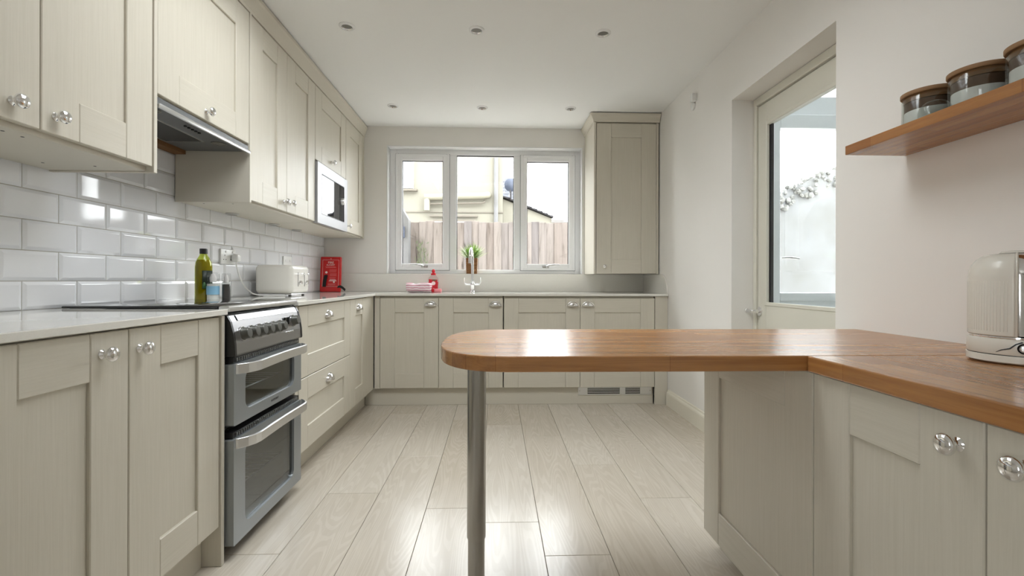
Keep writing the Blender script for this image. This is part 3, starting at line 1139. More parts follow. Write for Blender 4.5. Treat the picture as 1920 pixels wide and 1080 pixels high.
# cornice
cp = [(-1.225, 2.2935), (-1.196, 2.2735), (-1.194, 2.285), (-1.188, 2.293), (-1.176, 2.318), (-1.168, 2.345), (-1.163, 2.368), (-1.225, 2.368)]
cp[0] = (-1.2105, 2.2935)
cp = [(-1.2105, 2.2938), (-1.1965, 2.2938), (-1.1955, 2.276), (-1.187, 2.276), (-1.186, 2.29), (-1.178, 2.312), (-1.168, 2.342), (-1.162, 2.352), (-1.162, 2.37), (-1.2105, 2.37)]
tag(MB().prism(cp, .83, YB - .002, 'Y').build('cornice', 'cabinet_plain'), 'long cream cornice along the top of the wall cabinets on the tiled side', 'cornice')

# slim under-cabinet lights
for i, (x, y) in enumerate(((-1.49, 2.70), (-1.49, 3.20), (-1.49, 3.56))):
    l_ = thing('cabinet_light', (x, y, UZ0), ('slim grey puck light under the wall cabinets, next after the cooker hood', 'slim grey puck light under the wall cabinets between the other two', 'slim grey puck light under the microwave')[i], 'light', 'under-cabinet lights')
    MB().lathe([(.034, .0003), (.034, .007), (.030, .010), (.026, .0102)], (x, y, UZ0), '-Z', 20, cap=False).build('housing', 'steel', l_)
    MB().lathe([(.0258, .004), (.0258, .009), (0, .009)], (x, y, UZ0), '-Z', 20).build('lens', 'lens_grey', l_)

# ------------------------------------------------------------------ wall cabinet right of the window
FRY = 3.872
a6 = thing('wall_cabinet', (1.09, 4.08, 1.043), 'single tall cream wall cabinet between the window and the right wall', 'wall cabinet')
carcass(a6, .832, XR - .012, 3.894, YB - .002, 1.046, 2.318)
FR = ('-Y', FRY)
d = shaker(a6, FR, .836, XR - .03, 1.046, 2.300, .125, .118)
knob(d, FR, .903, 1.105, .8)
box('end_panel', (.815, .831, FRY - .004, YB - .002, 1.043, 2.318), 'cabinet_plain', a6, .001)
box('filler', (XR - .0285, XR - .0105, FRY - .002, FRY + .018, 1.043, 2.318), 'cabinet_plain', a6, .001)
q = [(0, 2.3185), (0, 2.306), (-.008, 2.306), (-.010, 2.32), (-.022, 2.342), (-.034, 2.358), (-.036, 2.372), (.02, 2.372), (.02, 2.3185)]
co = MB()
# mitred cornice: front and left side
fr_ = [(FRY - .0045 + a_, z_) for a_, z_ in q]
n = len(q)
v = []
for a_, z_ in q:
    v.append((.8145 + a_, FRY - .0045 + a_, z_))
for a_, z_ in q:
    v.append((XR - .004, FRY - .0045 + a_, z_))
for a_, z_ in q:
    v.append((.8145 + a_, YB - .002, z_))
fs = []
for k in range(n):
    j = (k + 1) % n
    fs += [(k, j, n + j, n + k), (k, j, 2 * n + j, 2 * n + k)]
fs += [tuple(range(n, 2 * n)), tuple(range(2 * n, 3 * n))]
co.add(v, fs).build('cornice', 'cabinet_plain', a6)

# ================================================================== PENINSULA AND RIGHT RUN
PZ0, PZ = .766, .804
PX0 = .757
pts = []
PYF, PYB = 1.113, 1.735
yc, ry = (PYF + PYB) / 2, (PYB - PYF) / 2
rx, px = .21, .052
for i in range(65):
    a = PI / 2 + PI * i / 64
    ca, sa = math.cos(a), math.sin(a)
    e = .78
    pts.append((px + rx * math.copysign(abs(ca) ** e, ca), yc + ry * math.copysign(abs(sa) ** e, sa)))
pts += [(XR - .002, PYF), (XR - .002, PYB)]
bar = MB().prism(pts, PZ0, PZ, 'Z').build('breakfast_bar', 'oak_along_x', bevel=.003)
tag(bar, 'oak breakfast bar with a rounded end on a steel leg', 'worktop')
run = MB().box(PX0, XR - .002, .25, PYF - .0006, PZ0, PZ - .0003).build('worktop', 'oak_along_y', bevel=.003)
tag(run, 'oak worktop under the white kettle along the right wall', 'worktop')
lg = thing('bar_leg', (-.057, 1.425, 0), 'round brushed steel leg under the rounded breakfast bar', 'leg')
MB().lathe([(.0278, .205), (.0285, .207), (.0285, PZ0 - .006)], (-.057, 1.425, 0), 'Z', 32).build('outer_tube', 'brushed_leg', lg)
MB().lathe([(.0255, .03), (.0255, .2045)], (-.057, 1.425, 0), 'Z', 32).build('inner_tube', 'brushed_leg', lg)
MB().lathe([(.036, .0005), (.036, .010), (.03, .024), (.0265, .0295)], (-.057, 1.425, 0), 'Z', 32).build('foot', 'brushed_leg', lg)
MB().lathe([(.045, PZ0 - .0058), (.045, PZ0 - .0005)], (-.057, 1.425, 0), 'Z', 32).build('top_plate', 'brushed_leg', lg)

FRR = ('-X', .775)
c6 = thing('base_cabinet', (1.08, 1.42, 0), 'cream base cabinet end with a plain framed panel under the breakfast bar', 'cabinet')
carcass(c6, .797, XR - .004, 1.119, 1.712, .068, .764)
shaker(c6, FRR, 1.118, 1.714, .066, .762, .112, .113, 'framed_panel')
box('plinth', (.83, .846, 1.119, 1.70, .0005, .066), 'cabinet_plain', c6)
c7 = thing('base_cabinet', (1.08, .72, 0), 'cream base cabinet with two large round knobs under the kettle worktop', 'cabinet')
carcass(c7, .797, XR - .004, .316, 1.114, .068, .764)
shaker(c7, FRR, .716, 1.1145, .066, .762, .114, .113, hard=('knob', .757, .713))
shaker(c7, FRR, .316, .713, .066, .762, .114, .113, hard=('knob', .655, .713))
box('plinth', (.83, .846, .316, 1.114, .0005, .066), 'cabinet_plain', c7)

# ------------------------------------------------------------------ shelf with jars
SZ0, SZ = 1.405, 1.435
sh = MB().box(1.162, XR - .001, .35, 1.52, SZ0, SZ).build('wall_shelf', 'oak_along_y', bevel=.002)
tag(sh, 'thick oak floating shelf on the right wall above the kettle', 'shelf')


def jar(x, y, r, h, label, group):
    j = thing('storage_jar', (x, y, SZ), label, 'jar', group)
    MB().lathe([(.001, .001), (r - .004, .001), (r, .006), (r, h - .022), (r - .004, h - .016), (r - .004, h - .012),
                (r - .007, h - .012), (r - .007, h - .017), (r - .003, h - .024), (r - .003, .007), (.001, .006)],
               (x, y, SZ), 'Z', 40, cap=False).build('glass_body', 'jar_glass', j)
    MB().lathe([(0, h - .0115), (r + .001, h - .0115), (r + .003, h - .009), (r + .003, h - .001), (r, h), (0, h)], (x, y, SZ), 'Z', 40).build('lid', 'lid_wood', j)
    MB().lathe([(r - .0055, h - .028), (r - .006, h - .0122)], (x, y, SZ), 'Z', 32).build('lid_plug', 'raw_wood', j)
    return j


jar(1.275, 1.335, .064, .108, 'wood-lidded glass jar next to the free end of the oak shelf', None)
jar(1.275, 1.19, .064, .108, 'middle wood-lidded glass jar between two others on the oak shelf', None)
jar(1.275, 1.045, .064, .108, 'wood-lidded glass jar on the oak shelf, third from its free end', None)
for y in (1.335, 1.19, 1.045):
    par = [o for o in KEEP if o.name.startswith('storage_jar') and abs(o.location.y - y) < .01][0]
    MB().lathe([(.0575, .008), (.0575, .052), (.0, .052)], (1.275, y, SZ), 'Z', 32, cap=True).build('contents', 'salt', par)
    MB().lathe([(.0575, .0525), (.0575, .078), (.0, .078)], (1.275, y, SZ), 'Z', 32, cap=True).build('filling', 'jar_contents', par)
gb = thing('glass_tumbler', (1.195, 1.235, SZ), 'small clear upturned glass bowl in front of the shelf jars', 'glass')
MB().lathe([(.036, .0005), (.036, .012), (.033, .026), (.024, .038), (.012, .043), (.0005, .044)], (1.195, 1.235, SZ), 'Z', 28, cap=False).build('bowl', 'jar_glass', gb)

# ------------------------------------------------------------------ kettle at the frame's edge
KX, KY = 1.182, 1.02
kt = thing('kettle', (KX, KY, PZ), 'white ribbed electric kettle on its base on the oak worktop', 'kettle')


def loft(mb, rings, smooth=True):
    n = len(rings[0])
    vs_ = [p_ for r_ in rings for p_ in r_]
    fs = []
    for i in range(len(rings) - 1):
        for k in range(n):
            fs.append((i * n + k, i * n + (k + 1) % n, (i + 1) * n + (k + 1) % n, (i + 1) * n + k))
    fs += [tuple(range(n))[::-1], tuple(range(len(vs_) - n, len(vs_)))]
    mb.add(vs_, fs, smooth)
    return mb


def super_outline(a, b, e, n=64):
    out = []
    for i in range(n):
        t = 2 * PI * i / n
        c_, s_ = math.cos(t), math.sin(t)
        out.append((a * math.copysign(abs(c_) ** e, c_), b * math.copysign(abs(s_) ** e, s_)))
    return out


def kp(deg, r, z):
    a_ = math.radians(deg)
    return (KX + r * math.cos(a_), KY + r * math.sin(a_), PZ + z)


KL = (KX, KY, PZ)
MB().lathe([(.001, .002), (.080, .002), (.0845, .005), (.0845, .0185), (.083, .0195)], KL, 'Z', 56, cap=False).build('base_foot', 'kettle_enamel', kt)
MB().lathe([(.0825, .0195), (.0825, .0212)], KL, 'Z', 48, cap=False).build('base_seam', 'black_plastic', kt)
MB().lathe([(.083, .0212), (.0842, .023), (.0830, .052), (.0815, .0555), (.001, .0556)], KL, 'Z', 56, cap=False).build('base', 'kettle_enamel', kt)
MB().lathe([(.0795, .0557), (.0800, .058), (.0795, .0605)], KL, 'Z', 48).build('base_band', 'chrome', kt)
kprof = [(.0785, .0608), (.0812, .0635), (.0812, .190), (.0795, .205), (.0745, .220), (.066, .232), (.056, .2395), (.045, .243), (.02, .2445), (.001, .2445)]


def arc_lathe(prof, a0, a1, n, close=True):
    vs_, fs = [], []
    for r, z in prof:
        for k in range(n + 1):
            vs_.append(kp(a0 + (a1 - a0) * k / n, r, z))
    m_ = n + 1
    for i in range(len(prof) - 1):
        for k in range(n):
            fs.append((i * m_ + k, i * m_ + k + 1, (i + 1) * m_ + k + 1, (i + 1) * m_ + k))
    return MB().add(vs_, fs, True)


arc_lathe(kprof, 42, 219, 48).build('shell', 'kettle_enamel', kt, solid=.0025)
arc_lathe([(r - .0045, z) for r, z in kprof if r > .003], 219, 402, 48).build('polished_body', 'chrome', kt, solid=.001)
MB().lathe([(.03, .246), (.026, .250), (.012, .252), (0, .2525)], KL, 'Z', 24).build('lid_knob', 'kettle_enamel', kt)
MB().tube([kp(219.5, r - .001, z) for r, z in kprof[:8]], .0026, 8).build('shell_rim', 'kettle_enamel', kt)
for deg in range(138, 213, 4):
    MB().tube([kp(deg, .0805, .068), kp(deg, .0815, .072), kp(deg, .0815, .182), kp(deg, .0800, .188)], [.0004, .0013, .0013, .0004], 6).build('rib', 'kettle_enamel', kt)
arc_lathe([(.0775, .085), (.0775, .182)], 229, 237, 4).build('water_window', 'black_gloss', kt, solid=.0012)
hp = []
for r, z in ((.06, .215), (.085, .228), (.115, .222), (.128, .195), (.126, .13), (.105, .09), (.078, .08)):
    hp.append(kp(300, r, z))
MB().tube(hp, [.011, .012, .0125, .0125, .0125, .0115, .010], 12).build('handle', 'kettle_enamel', kt)


def radial(deg):
    a_ = math.radians(deg)
    n_ = Vector((math.cos(a_), math.sin(a_), 0))
    return (Vector((0, 0, 1)), n_.cross(Vector((0, 0, 1))), n_)


MB().lathe([(0, 0), (.0085, 0), (.0085, .006), (.006, .009), (0, .0095)], kp(228, .0825, .0375), radial(228), 20).build('switch_dial', 'steel_bright', kt)
MB().lathe([(.0088, .0), (.0115, .0), (.0115, .003), (.0088, .003)], kp(228, .0828, .0375), radial(228), 20, cap=False).build('dial_ring', 'black_gloss', kt)
MB().tube([kp(198, .0840, .0265), kp(204, .0838, .032), kp(213, .0836, .0365), kp(219, .0834, .046), kp(226, .0832, .0515)], [.0005, .0012, .0015, .0015, .0017], 6).build('swoosh_mark', 'black_plastic', kt)

# ================================================================== SMALL THINGS
# oil bottle and grinders beyond the hob
def bottle():
    x, y = -1.425, 2.335
    r = thing('oil_bottle', (x, y, WTZ), 'tall green glass oil bottle with black cap beside the hob', 'bottle')
    prof = [(.001, .001), (.034, .001), (.0365, .004), (.0365, .165), (.034, .185), (.026, .205), (.018, .219), (.0158, .228), (.0155, .234)]
    MB().lathe(prof, (x, y, WTZ), 'Z', 32, cap=False).build('glass_body', 'oil_glass', r)
    MB().lathe([(.001, .003), (.0335, .003), (.0348, .006), (.0348, .164), (.0325, .184), (.026, .199), (.0, .1995)], (x, y, WTZ), 'Z', 28, cap=False).build('oil', 'olive_oil', r)
    MB().lathe([(.0, .253), (.0165, .253), (.0172, .25), (.0172, .2285), (.0165, .228)], (x, y, WTZ), 'Z', 24, cap=False).build('cap', 'black_plastic', r)
    lb = MB()
    n = 12
    for z0, z1 in ((.058, .146),):
        vs_, fs = [], []
        for i in range(n + 1):
            a = math.radians(-68 + 92 * i / n)
            for z in (z0, z1):
                vs_.append((x + .0369 * math.cos(a), y + .0369 * math.sin(a), WTZ + z))
        for i in range(n):
            fs.append((2 * i, 2 * i + 2, 2 * i + 3, 2 * i + 1))
        lb.add(vs_, fs, True)
    lb.build('label', 'label_dark', r, solid=.0004)
    vs_, fs = [], []
    lb = MB()
    for i in range(n + 1):
        a = math.radians(-66 + 88 * i / n)
        for z in (.060, .080 + .012 * math.sin(i)):
            vs_.append((x + .0372 * math.cos(a), y + .0372 * math.sin(a), WTZ + z))
    for i in range(n):
        fs.append((2 * i, 2 * i + 2, 2 * i + 3, 2 * i + 1))
    lb.add(vs_, fs, True).build('label_band', 'label_green', r, solid=.0003)


bottle()


def grinder(x, y, rr_, h, fill, label, band):
    r = thing('grinder', (x, y, WTZ), label, 'grinder')
    MB().lathe([(.001, .001), (rr_, .001), (rr_, h * .64), (rr_ * .86, h * .68)], (x, y, WTZ), 'Z', 24, cap=False).build('glass_body', 'jar_glass', r)
    MB().lathe([(.001, .003), (rr_ - .002, .003), (rr_ - .002, h * .6), (.0, h * .6)], (x, y, WTZ), 'Z', 24, cap=False).build('contents', fill, r)
    MB().lathe([(rr_ * .84, h * .66), (rr_ * 1.0, h * .7), (rr_ * 1.02, h * .9), (rr_ * .9, h), (0, h)], (x, y, WTZ), 'Z', 24).build('cap', 'clear_cap', r)
    MB().lathe([(rr_ * .5, h * .66), (rr_ * .55, h * .8), (rr_ * .3, h * .95), (0, h * .96)], (x, y, WTZ), 'Z', 16).build('mill', 'salt', r)
    if band:
        MB().lathe([(rr_ + .0004, h * .22), (rr_ + .0004, h * .52)], (x, y, WTZ), 'Z', 24, cap=False).build('label', band, r)


grinder(-1.372, 2.322, .0275, .137, 'salt', 'clear salt grinder with pale blue label beside the oil bottle', 'label_blue')
grinder(-1.322, 2.345, .0195, .133, 'pepper', 'clear grinder of dark peppercorns standing beside the salt', None)

# toaster
TX0, TX1, TYa, TYb = -1.502, -1.268, 2.965, 3.235
ts = thing('toaster', ((TX0 + TX1) / 2, (TYa + TYb) / 2, WTZ), 'cream rounded toaster with chrome levers on the worktop by the socket', 'toaster')
MB().rbox(TX0, TX1, TYa, TYb, WTZ + .016, WTZ + .197, .028, 5).build('body', 'cream_enamel', ts)
MB().rbox(TX0 + .015, TX1 - .012, TYa + .015, TYb - .015, WTZ + .008, WTZ + .0158, .003, 2).build('base', 'steel_bright', ts)
for x in (TX0 + .075, TX0 + .15):
    box('slot', (x - .014, x + .014, TYa + .05, TYb - .05, WTZ + .1962, WTZ + .1976), 'dark_hole', ts)
for y in (TYa + .085, TYb - .085):
    box('lever_slot', (TX1 - .0012, TX1 + .0006, y - .003, y + .003, WTZ + .06, WTZ + .15), 'dark_hole', ts)
    lv = MB()
    lv.tube([(TX1 - .001, y, WTZ + .14), (TX1 + .022, y, WTZ + .14)], .0035, 8)
    lv.rbox(TX1 + .02, TX1 + .03, y - .018, y + .018, WTZ + .135, WTZ + .145, .003, 2)
    lv.build('lever', 'chrome', ts)
    MB().lathe([(0, 0), (.015, 0), (.015, .004), (.012, .014), (0, .0145)], (TX1 - .0005, y + .028, WTZ + .085), 'X', 18).build('dial', 'chrome', ts)
for x in (TX0 + .03, TX1 - .03):
    for y in (TYa + .035, TYb - .035):
        MB().lathe([(.009, .0003), (.009, .0079)], (x, y, WTZ), 'Z', 10).build('foot', 'black_plastic', ts)

# sockets on the tiles
def plate(y0, y1, z0, z1, label):
    r = thing('wall_socket', (TF, (y0 + y1) / 2, z0), label, 'socket')
    MB().rbox(TF + .0005, TF + .0105, y0, y1, z0, z1, .003, 2).build('plate', 'white_plastic', r)
    return r


s1 = plate(2.668, 2.814, 1.074, 1.160, 'white double wall socket with a plug in it, above the worktop')
for yc_ in (2.705, 2.777):
    for dy, dz, a, b_ in ((0, .012, .002, .0045), (-.011, -.012, .0035, .002), (.011, -.012, .0035, .002)):
        box('pin_hole', (TF + .0098, TF + .0109, yc_ + dy - a, yc_ + dy + a, 1.112 + dz - b_, 1.112 + dz + b_), 'dark_hole', s1)
    box('switch', (TF + .0105, TF + .0135, yc_ - .007 + .012, yc_ + .007 + .012, 1.138, 1.150), 'white_plastic', s1, .001)
s2 = plate(3.443, 3.575, 1.092, 1.158, 'white switched wall plate on the tiles behind the toaster')
for yc_ in (3.475, 3.543):
    box('switch', (TF + .0105, TF + .013, yc_ - .008, yc_ + .008, 1.118, 1.134), 'white_plastic', s2, .001)
pg = thing('power_plug', (TF, 2.777, 1.09), 'white plug with a white cable running down to the toaster', 'plug')
MB().rbox(TF + .0145, TF + .052, 2.758, 2.798, 1.088, 1.132, .008, 3).build('plug_body', 'white_plastic', pg)
MB().tube([(TF + .035, 2.778, 1.0885), (TF + .036, 2.779, 1.062), (TF + .036, 2.80, 1.02), (TF + .037, 2.84, .965), (TF + .040, 2.89, .925), (TF + .055, 2.925, .900), (TF + .085, 2.938, .8905), (TF + .15, 2.942, .8882), (TF + .20, 2.948, .8882), (TF + .235, 2.958, .8884)], .0042, 8).build('cable', 'white_plastic', pg)

# fire blanket box standing in the corner
FBX, FBY, LEAN = -1.422, 4.07, math.radians(6)
fb = thing('fire_blanket', (FBX, FBY, WTZ), 'red fire blanket pack with black pull tapes leaning in the tiled corner', 'fire blanket')
# built upright at the thing's origin, then leaned back against the upstand
RM = Matrix.Translation((FBX, FBY, WTZ + .001)) @ Matrix.Rotation(math.radians(4), 4, 'Z') @ Matrix.Rotation(-LEAN, 4, 'X')


def fb_part(mb, name, material):
    mb.v = [tuple(RM @ Vector(v)) for v in mb.v]
    return mb.build(name, material, fb)


fb_part(MB().rbox(-.088, .086, 0, .034, 0, .305, .009, 3), 'pack', 'red_box')
b = MB()
for q in ((-.068, .068, .276, .2775), (-.068, .068, .046, .0475), (-.068, -.0665, .046, .2775), (.0665, .068, .046, .2775)):
    b.box(q[0], q[1], -.0012, -.0002, q[2], q[3])
fb_part(b, 'border_print', 'white_print')
b = MB()
for i, (x0, x1, z) in enumerate(((-.045, .04, .214), (-.04, .045, .208), (-.01, .05, .190), (-.01, .048, .180), (-.01, .045, .170), (-.005, .05, .155), (-.005, .048, .146),
                                 (-.005, .05, .137), (-.008, .045, .122), (-.008, .04, .114), (-.02, .045, .066), (-.02, .04, .059))):
    b.box(x0, x1, -.0012, -.0002, z, z + .0028)
b.lathe([(.006, 0), (.006, .001)], (.0, -.0002, .286), '-Y', 12)
fb_part(b, 'text_lines', 'pink_print')
b = MB()
b.box(-.012, .05, -.0012, -.0002, .092, .097).box(-.006, .044, -.0012, -.0002, .101, .106)
b.lathe([(.010, 0), (.010, .001)], (-.035, -.0002, .168), '-Y', 12).lathe([(.008, 0), (.008, .001)], (.03, -.0002, .084), '-Y', 12)
fb_part(b, 'symbols', 'white_print')
T4 = RM @ Matrix.Translation((0, -.0008, .244)) @ Matrix.Rotation(PI / 2, 4, 'X')
text_mesh('FIRE', .027, T4, 'lettering', 'white_print', fb)
text_mesh('BLANKET', .0165, RM @ Matrix.Translation((0, -.0008, .227)) @ Matrix.Rotation(PI / 2, 4, 'X'), 'lettering', 'white_print', fb)
b = MB()


def strap(mb, pts, wv_, th=.003):
    vs_, fs = [], []
    for p_ in pts:
        for s1_, s2_ in ((-1, 0), (1, 0), (1, 1), (-1, 1)):
            vs_.append((p_[0] + wv_[0] * s1_, p_[1] + wv_[1] * s1_ - th * s2_, p_[2] + wv_[2] * s1_))
    n_ = len(pts)
    for i in range(n_ - 1):
        for k in range(4):
            fs.append((i * 4 + k, i * 4 + (k + 1) % 4, i * 4 + 4 + (k + 1) % 4, i * 4 + 4 + k))
    fs += [(0, 1, 2, 3), (n_ * 4 - 4, n_ * 4 - 3, n_ * 4 - 2, n_ * 4 - 1)]
    mb.add(vs_, fs)


strap(b, [(-.036, -.0015, .145), (-.04, -.006, .12), (-.045, -.010, .08), (-.048, -.008, .042)], (.014, 0, 0))
fb_part(b, 'pull_tape', 'strap_black')
b = MB()
strap(b, [(.062, -.0015, .042), (.085, -.007, .046), (.11, -.012, .032), (.13, -.014, .012)], (.003, 0, .010))
fb_part(b, 'pull_tape', 'strap_black')

# tap
TPX, TPY = -.205, 4.13
tp = thing('sink_tap', (TPX, TPY, WTZ), 'chrome swan-neck mixer tap with two lever handles below the window', 'tap')
MB().lathe([(0, 0), (.028, 0), (.028, .006), (.019, .012), (.017, .05), (.021, .058), (.021, .075), (.014, .086), (.0125, .10)], (TPX, TPY, WTZ), 'Z', 24).build('column', 'chrome', tp)
ph = [(TPX, TPY, WTZ + .098)]
for i in range(13):
    a = PI * i / 12
    ph.append((TPX - .012 * (i / 12), TPY - .085 * (1 - math.cos(a)), WTZ + .29 + .085 * math.sin(a)))
ph.append((TPX - .013, TPY - .171, WTZ + .245))
MB().tube(ph, [.0125] * (len(ph) - 1) + [.0135], 12).build('spout', 'chrome', tp)
for s_ in (-1, 1):
    h = MB()
    h.tube([(TPX + s_ * .018, TPY, WTZ + .065), (TPX + s_ * .05, TPY, WTZ + .066), (TPX + s_ * .062, TPY, WTZ + .068)], [.0085, .0085, .010], 12)
    h.tube([(TPX + s_ * .06, TPY, WTZ + .068), (TPX + s_ * .071, TPY - .004, WTZ + .085), (TPX + s_ * .072, TPY - .008, WTZ + .11), (TPX + s_ * .069, TPY - .012, WTZ + .128)], [.0075, .005, .0045, .0055], 10)
    h.build('lever', 'chrome', tp)

# plant on the sill
PX, PY = -.222, 4.335
pl = thing('potted_plant', (PX, PY, WZ0), 'small green grassy plant in a square brown woven pot on the window sill', 'plant')
po = MB()
v = []
for z, w_ in ((.0005, .047), (.145, .053), (.145, .046), (.12, .045)):
    v += [(PX - w_, PY - w_ * .7, WZ0 + z), (PX + w_, PY - w_ * .7, WZ0 + z), (PX + w_, PY + w_ * .7, WZ0 + z), (PX - w_, PY + w_ * .7, WZ0 + z)]
fs = [(3, 2, 1, 0), (12, 13, 14, 15)]
for r_ in range(3):
    for k in range(4):
        fs.append((r_ * 4 + k, r_ * 4 + (k + 1) % 4, r_ * 4 + 4 + (k + 1) % 4, r_ * 4 + 4 + k))
po.add(v, fs).build('pot', 'wicker', pl)
box('soil', (PX - .0445, PX + .0445, PY - .03, PY + .03, WZ0 + .1205, WZ0 + .126), 'soil', pl)
lf = MB()
for i in range(420):
    a = rnd.uniform(0, 2 * PI)
    out = rnd.uniform(.02, 1) ** .7
    L_ = rnd.uniform(.11, .185)
    base = Vector((PX + rnd.uniform(-.03, .03), PY + rnd.uniform(-.02, .02), WZ0 + .127))
    d = Vector((math.cos(a) * out * 1.15, math.sin(a) * out * .45, rnd.uniform(.3, 1.1))).normalized()
    side = d.cross(Vector((0, 0, 1))).normalized() * rnd.uniform(.002, .0042)
    p1 = base + d * (L_ * .55)
    p2 = base + d * L_ + Vector((math.cos(a) * .012, math.sin(a) * .006, -.02 * out))
    vs_ = [base - side * .5, base + side * .5, p1 - side, p1 + side, p2]
    lf.add(vs_, [(0, 1, 3, 2), (2, 3, 4)])
tag(lf.build('foliage', 'leaf', pl), kind='stuff')

# washing-up bottle, cloth and sponge
BX, BY = -.548, 4.14
sp = thing('soap_bottle', (BX, BY, WTZ), 'red-capped washing-up liquid bottle behind the rolled towel', 'bottle')


def sring(a, b, z):
    return [(BX + x, BY + y, WTZ + z) for x, y in super_outline(a, b, .8, 32)]


bo = loft(MB(), [sring(.036, .02, .001), sring(.04, .023, .006), sring(.041, .024, .05), sring(.046, .025, .10), sring(.042, .023, .122), sring(.026, .018, .142), sring(.02, .016, .148)]).build('bottle_body', 'clear_plastic', sp)
loft(MB(), [sring(.034, .0185, .003), sring(.0385, .0215, .008), sring(.0395, .0225, .05), sring(.0435, .0235, .088)]).build('liquid', 'red_plastic', sp)
loft(MB(), [sring(.0215, .0185, .1485), sring(.0205, .0175, .164), sring(.014, .013, .168)]).build('collar', 'red_plastic', sp)
MB().lathe([(.011, .1685), (.0145, .174), (.014, .186), (.009, .198), (0, .201)], (BX, BY, WTZ), 'Z', 18).build('cap', 'red_plastic', sp)
lb = MB().prism([(BX - .03, WTZ + .045), (BX + .034, WTZ + .035), (BX + .038, WTZ + .108), (BX - .038, WTZ + .112)], BY - .0272, BY - .0262, 'Y')
lb.build('label', 'soap_label', sp)
MB().lathe([(.017, 0), (.017, .001)], (BX + .004, BY - .0273, WTZ + .076), '-Y', 20).build('label_badge', 'white_print', sp)
MB().prism([(BX - .012, WTZ + .100), (BX + .022, WTZ + .098), (BX + .030, WTZ + .108), (BX - .004, WTZ + .109)], BY - .0283, BY - .0273, 'Y').build('label_leaf', 'label_green', sp)
cl = thing('hand_towel', (-.645, 3.96, WTZ), 'pink and white striped towel rolled up by the washing-up bottle', 'towel')
t = MB()
n = 26
ringsT = []
for i in range(n + 1):
    u_ = i / n
    x = -.742 + .197 * u_
    taper = 1 - .10 * max(0, .12 - u_) / .12
    rg = []
    for k in range(40):
        a = 2 * PI * k / 40
        ry_ = .052 * taper * (1 + .05 * math.sin(5 * u_ + 2 * a) + .02 * math.sin(9 * a + 7 * u_))
        rz_ = .038 * taper * (1 + .05 * math.sin(4 * u_ * 3 + a) + .03 * math.sin(7 * a))
        z = .0385 + rz_ * math.copysign(abs(math.sin(a)) ** .8, math.sin(a))
        z += .006 * math.sin(8 * u_ + a) * (1 if z > .03 else 0)
        rg.append((x + .006 * math.sin(a * 2), 3.96 + ry_ * math.copysign(abs(math.cos(a)) ** .8, math.cos(a)) + .01 * u_, WTZ + max(z, .0006)))
    ringsT.append(rg)
loft(t, ringsT).build('roll', 'towel', cl)
sw = MB()
vs_, fs = [], []
for j, xx in enumerate((-.7455, -.7425)):
    for i in range(60):
        a = i / 60 * 5.2 * PI
        rr_ = .006 + .030 * i / 60
        for dr in (-.0018, .0018):
            vs_.append((xx, 3.96 + (rr_ + dr) * 1.25 * math.cos(a), WTZ + .0385 + (rr_ + dr) * .9 * math.sin(a)))
for i in range(59):
    fs += [(2 * i, 2 * i + 1, 2 * i + 3, 2 * i + 2), (120 + 2 * i, 120 + 2 * i + 1, 120 + 2 * i + 3, 120 + 2 * i + 2), (2 * i, 2 * i + 2, 120 + 2 * i + 2, 120 + 2 * i), (2 * i + 1, 2 * i + 3, 120 + 2 * i + 3, 120 + 2 * i + 1)]
sw.add(vs_, fs).build('rolled_edge', 'towel', cl)
sg = thing('sponge', (-.503, 4.0, WTZ), 'pink sponge with a red scouring end beside the rolled towel', 'sponge')
MB().rbox(-.522, -.462, 3.985, 4.025, WTZ + .0005, WTZ + .030, .006, 2).build('sponge_body', 'sponge_pink', sg)
MB().rbox(-.541, -.5225, 3.983, 4.026, WTZ + .0005, WTZ + .034, .005, 2).build('scourer', 'red_plastic', sg)

# ceiling spots and the sensor on the right wall
SPOT_LABELS = ['recessed ceiling spotlight near the hood-side wall cabinets, in the row away from the window',
               'recessed ceiling spotlight in the middle of the row away from the window',
               'recessed ceiling spotlight near the side-door wall, in the row away from the window',
               'recessed ceiling spotlight near the microwave cabinet, in the row by the window',
               'recessed ceiling spotlight in the middle of the row by the window',
               'recessed ceiling spotlight near the single wall cabinet, in the row by the window']
spot = None
for i, (x, y) in enumerate(((-.820, 2.60), (-.110, 2.61), (.600, 2.615), (-.825, 3.77), (-.112, 3.78), (.603, 3.77))):
    if spot is None:
        spot = thing('ceiling_spot', (x, y, ZC), SPOT_LABELS[0], 'downlight', 'ceiling spotlights')
        MB().lathe([(.043, .0002), (.043, .003), (.038, .0075), (.031, .008)], (x, y, ZC), '-Z', 32, cap=False).build('bezel', 'gloss_white', spot)
        MB().lathe([(.0308, .0082), (.0300, .0082), (.0265, .0015), (.0262, .0004)], (x, y, ZC), '-Z', 32, cap=False).build('reflector', 'chrome', spot)
        MB().lathe([(.026, .0004), (.026, .0018), (.0, .0032)], (x, y, ZC), '-Z', 24).build('lamp', 'lens_grey', spot)
        x00, y00 = x, y
    else:
        sp_ = dup(spot, (x - x00, y - y00, 0))
        sp_['label'] = SPOT_LABELS[i]
al = thing('wall_sensor', (XR, 3.17, 2.235), 'small white sensor box on the right wall near the ceiling', 'sensor')
MB().rbox(XR - .034, XR - .0005, 3.148, 3.188, 2.215, 2.268, .004, 2).build('housing', 'white_plastic', al)
MB().lathe([(.028, .0005), (.028, .010), (.02, .016), (0, .017)], (XR, 3.20, 2.196), '-X', 24).build('round_base', 'white_plastic', al)

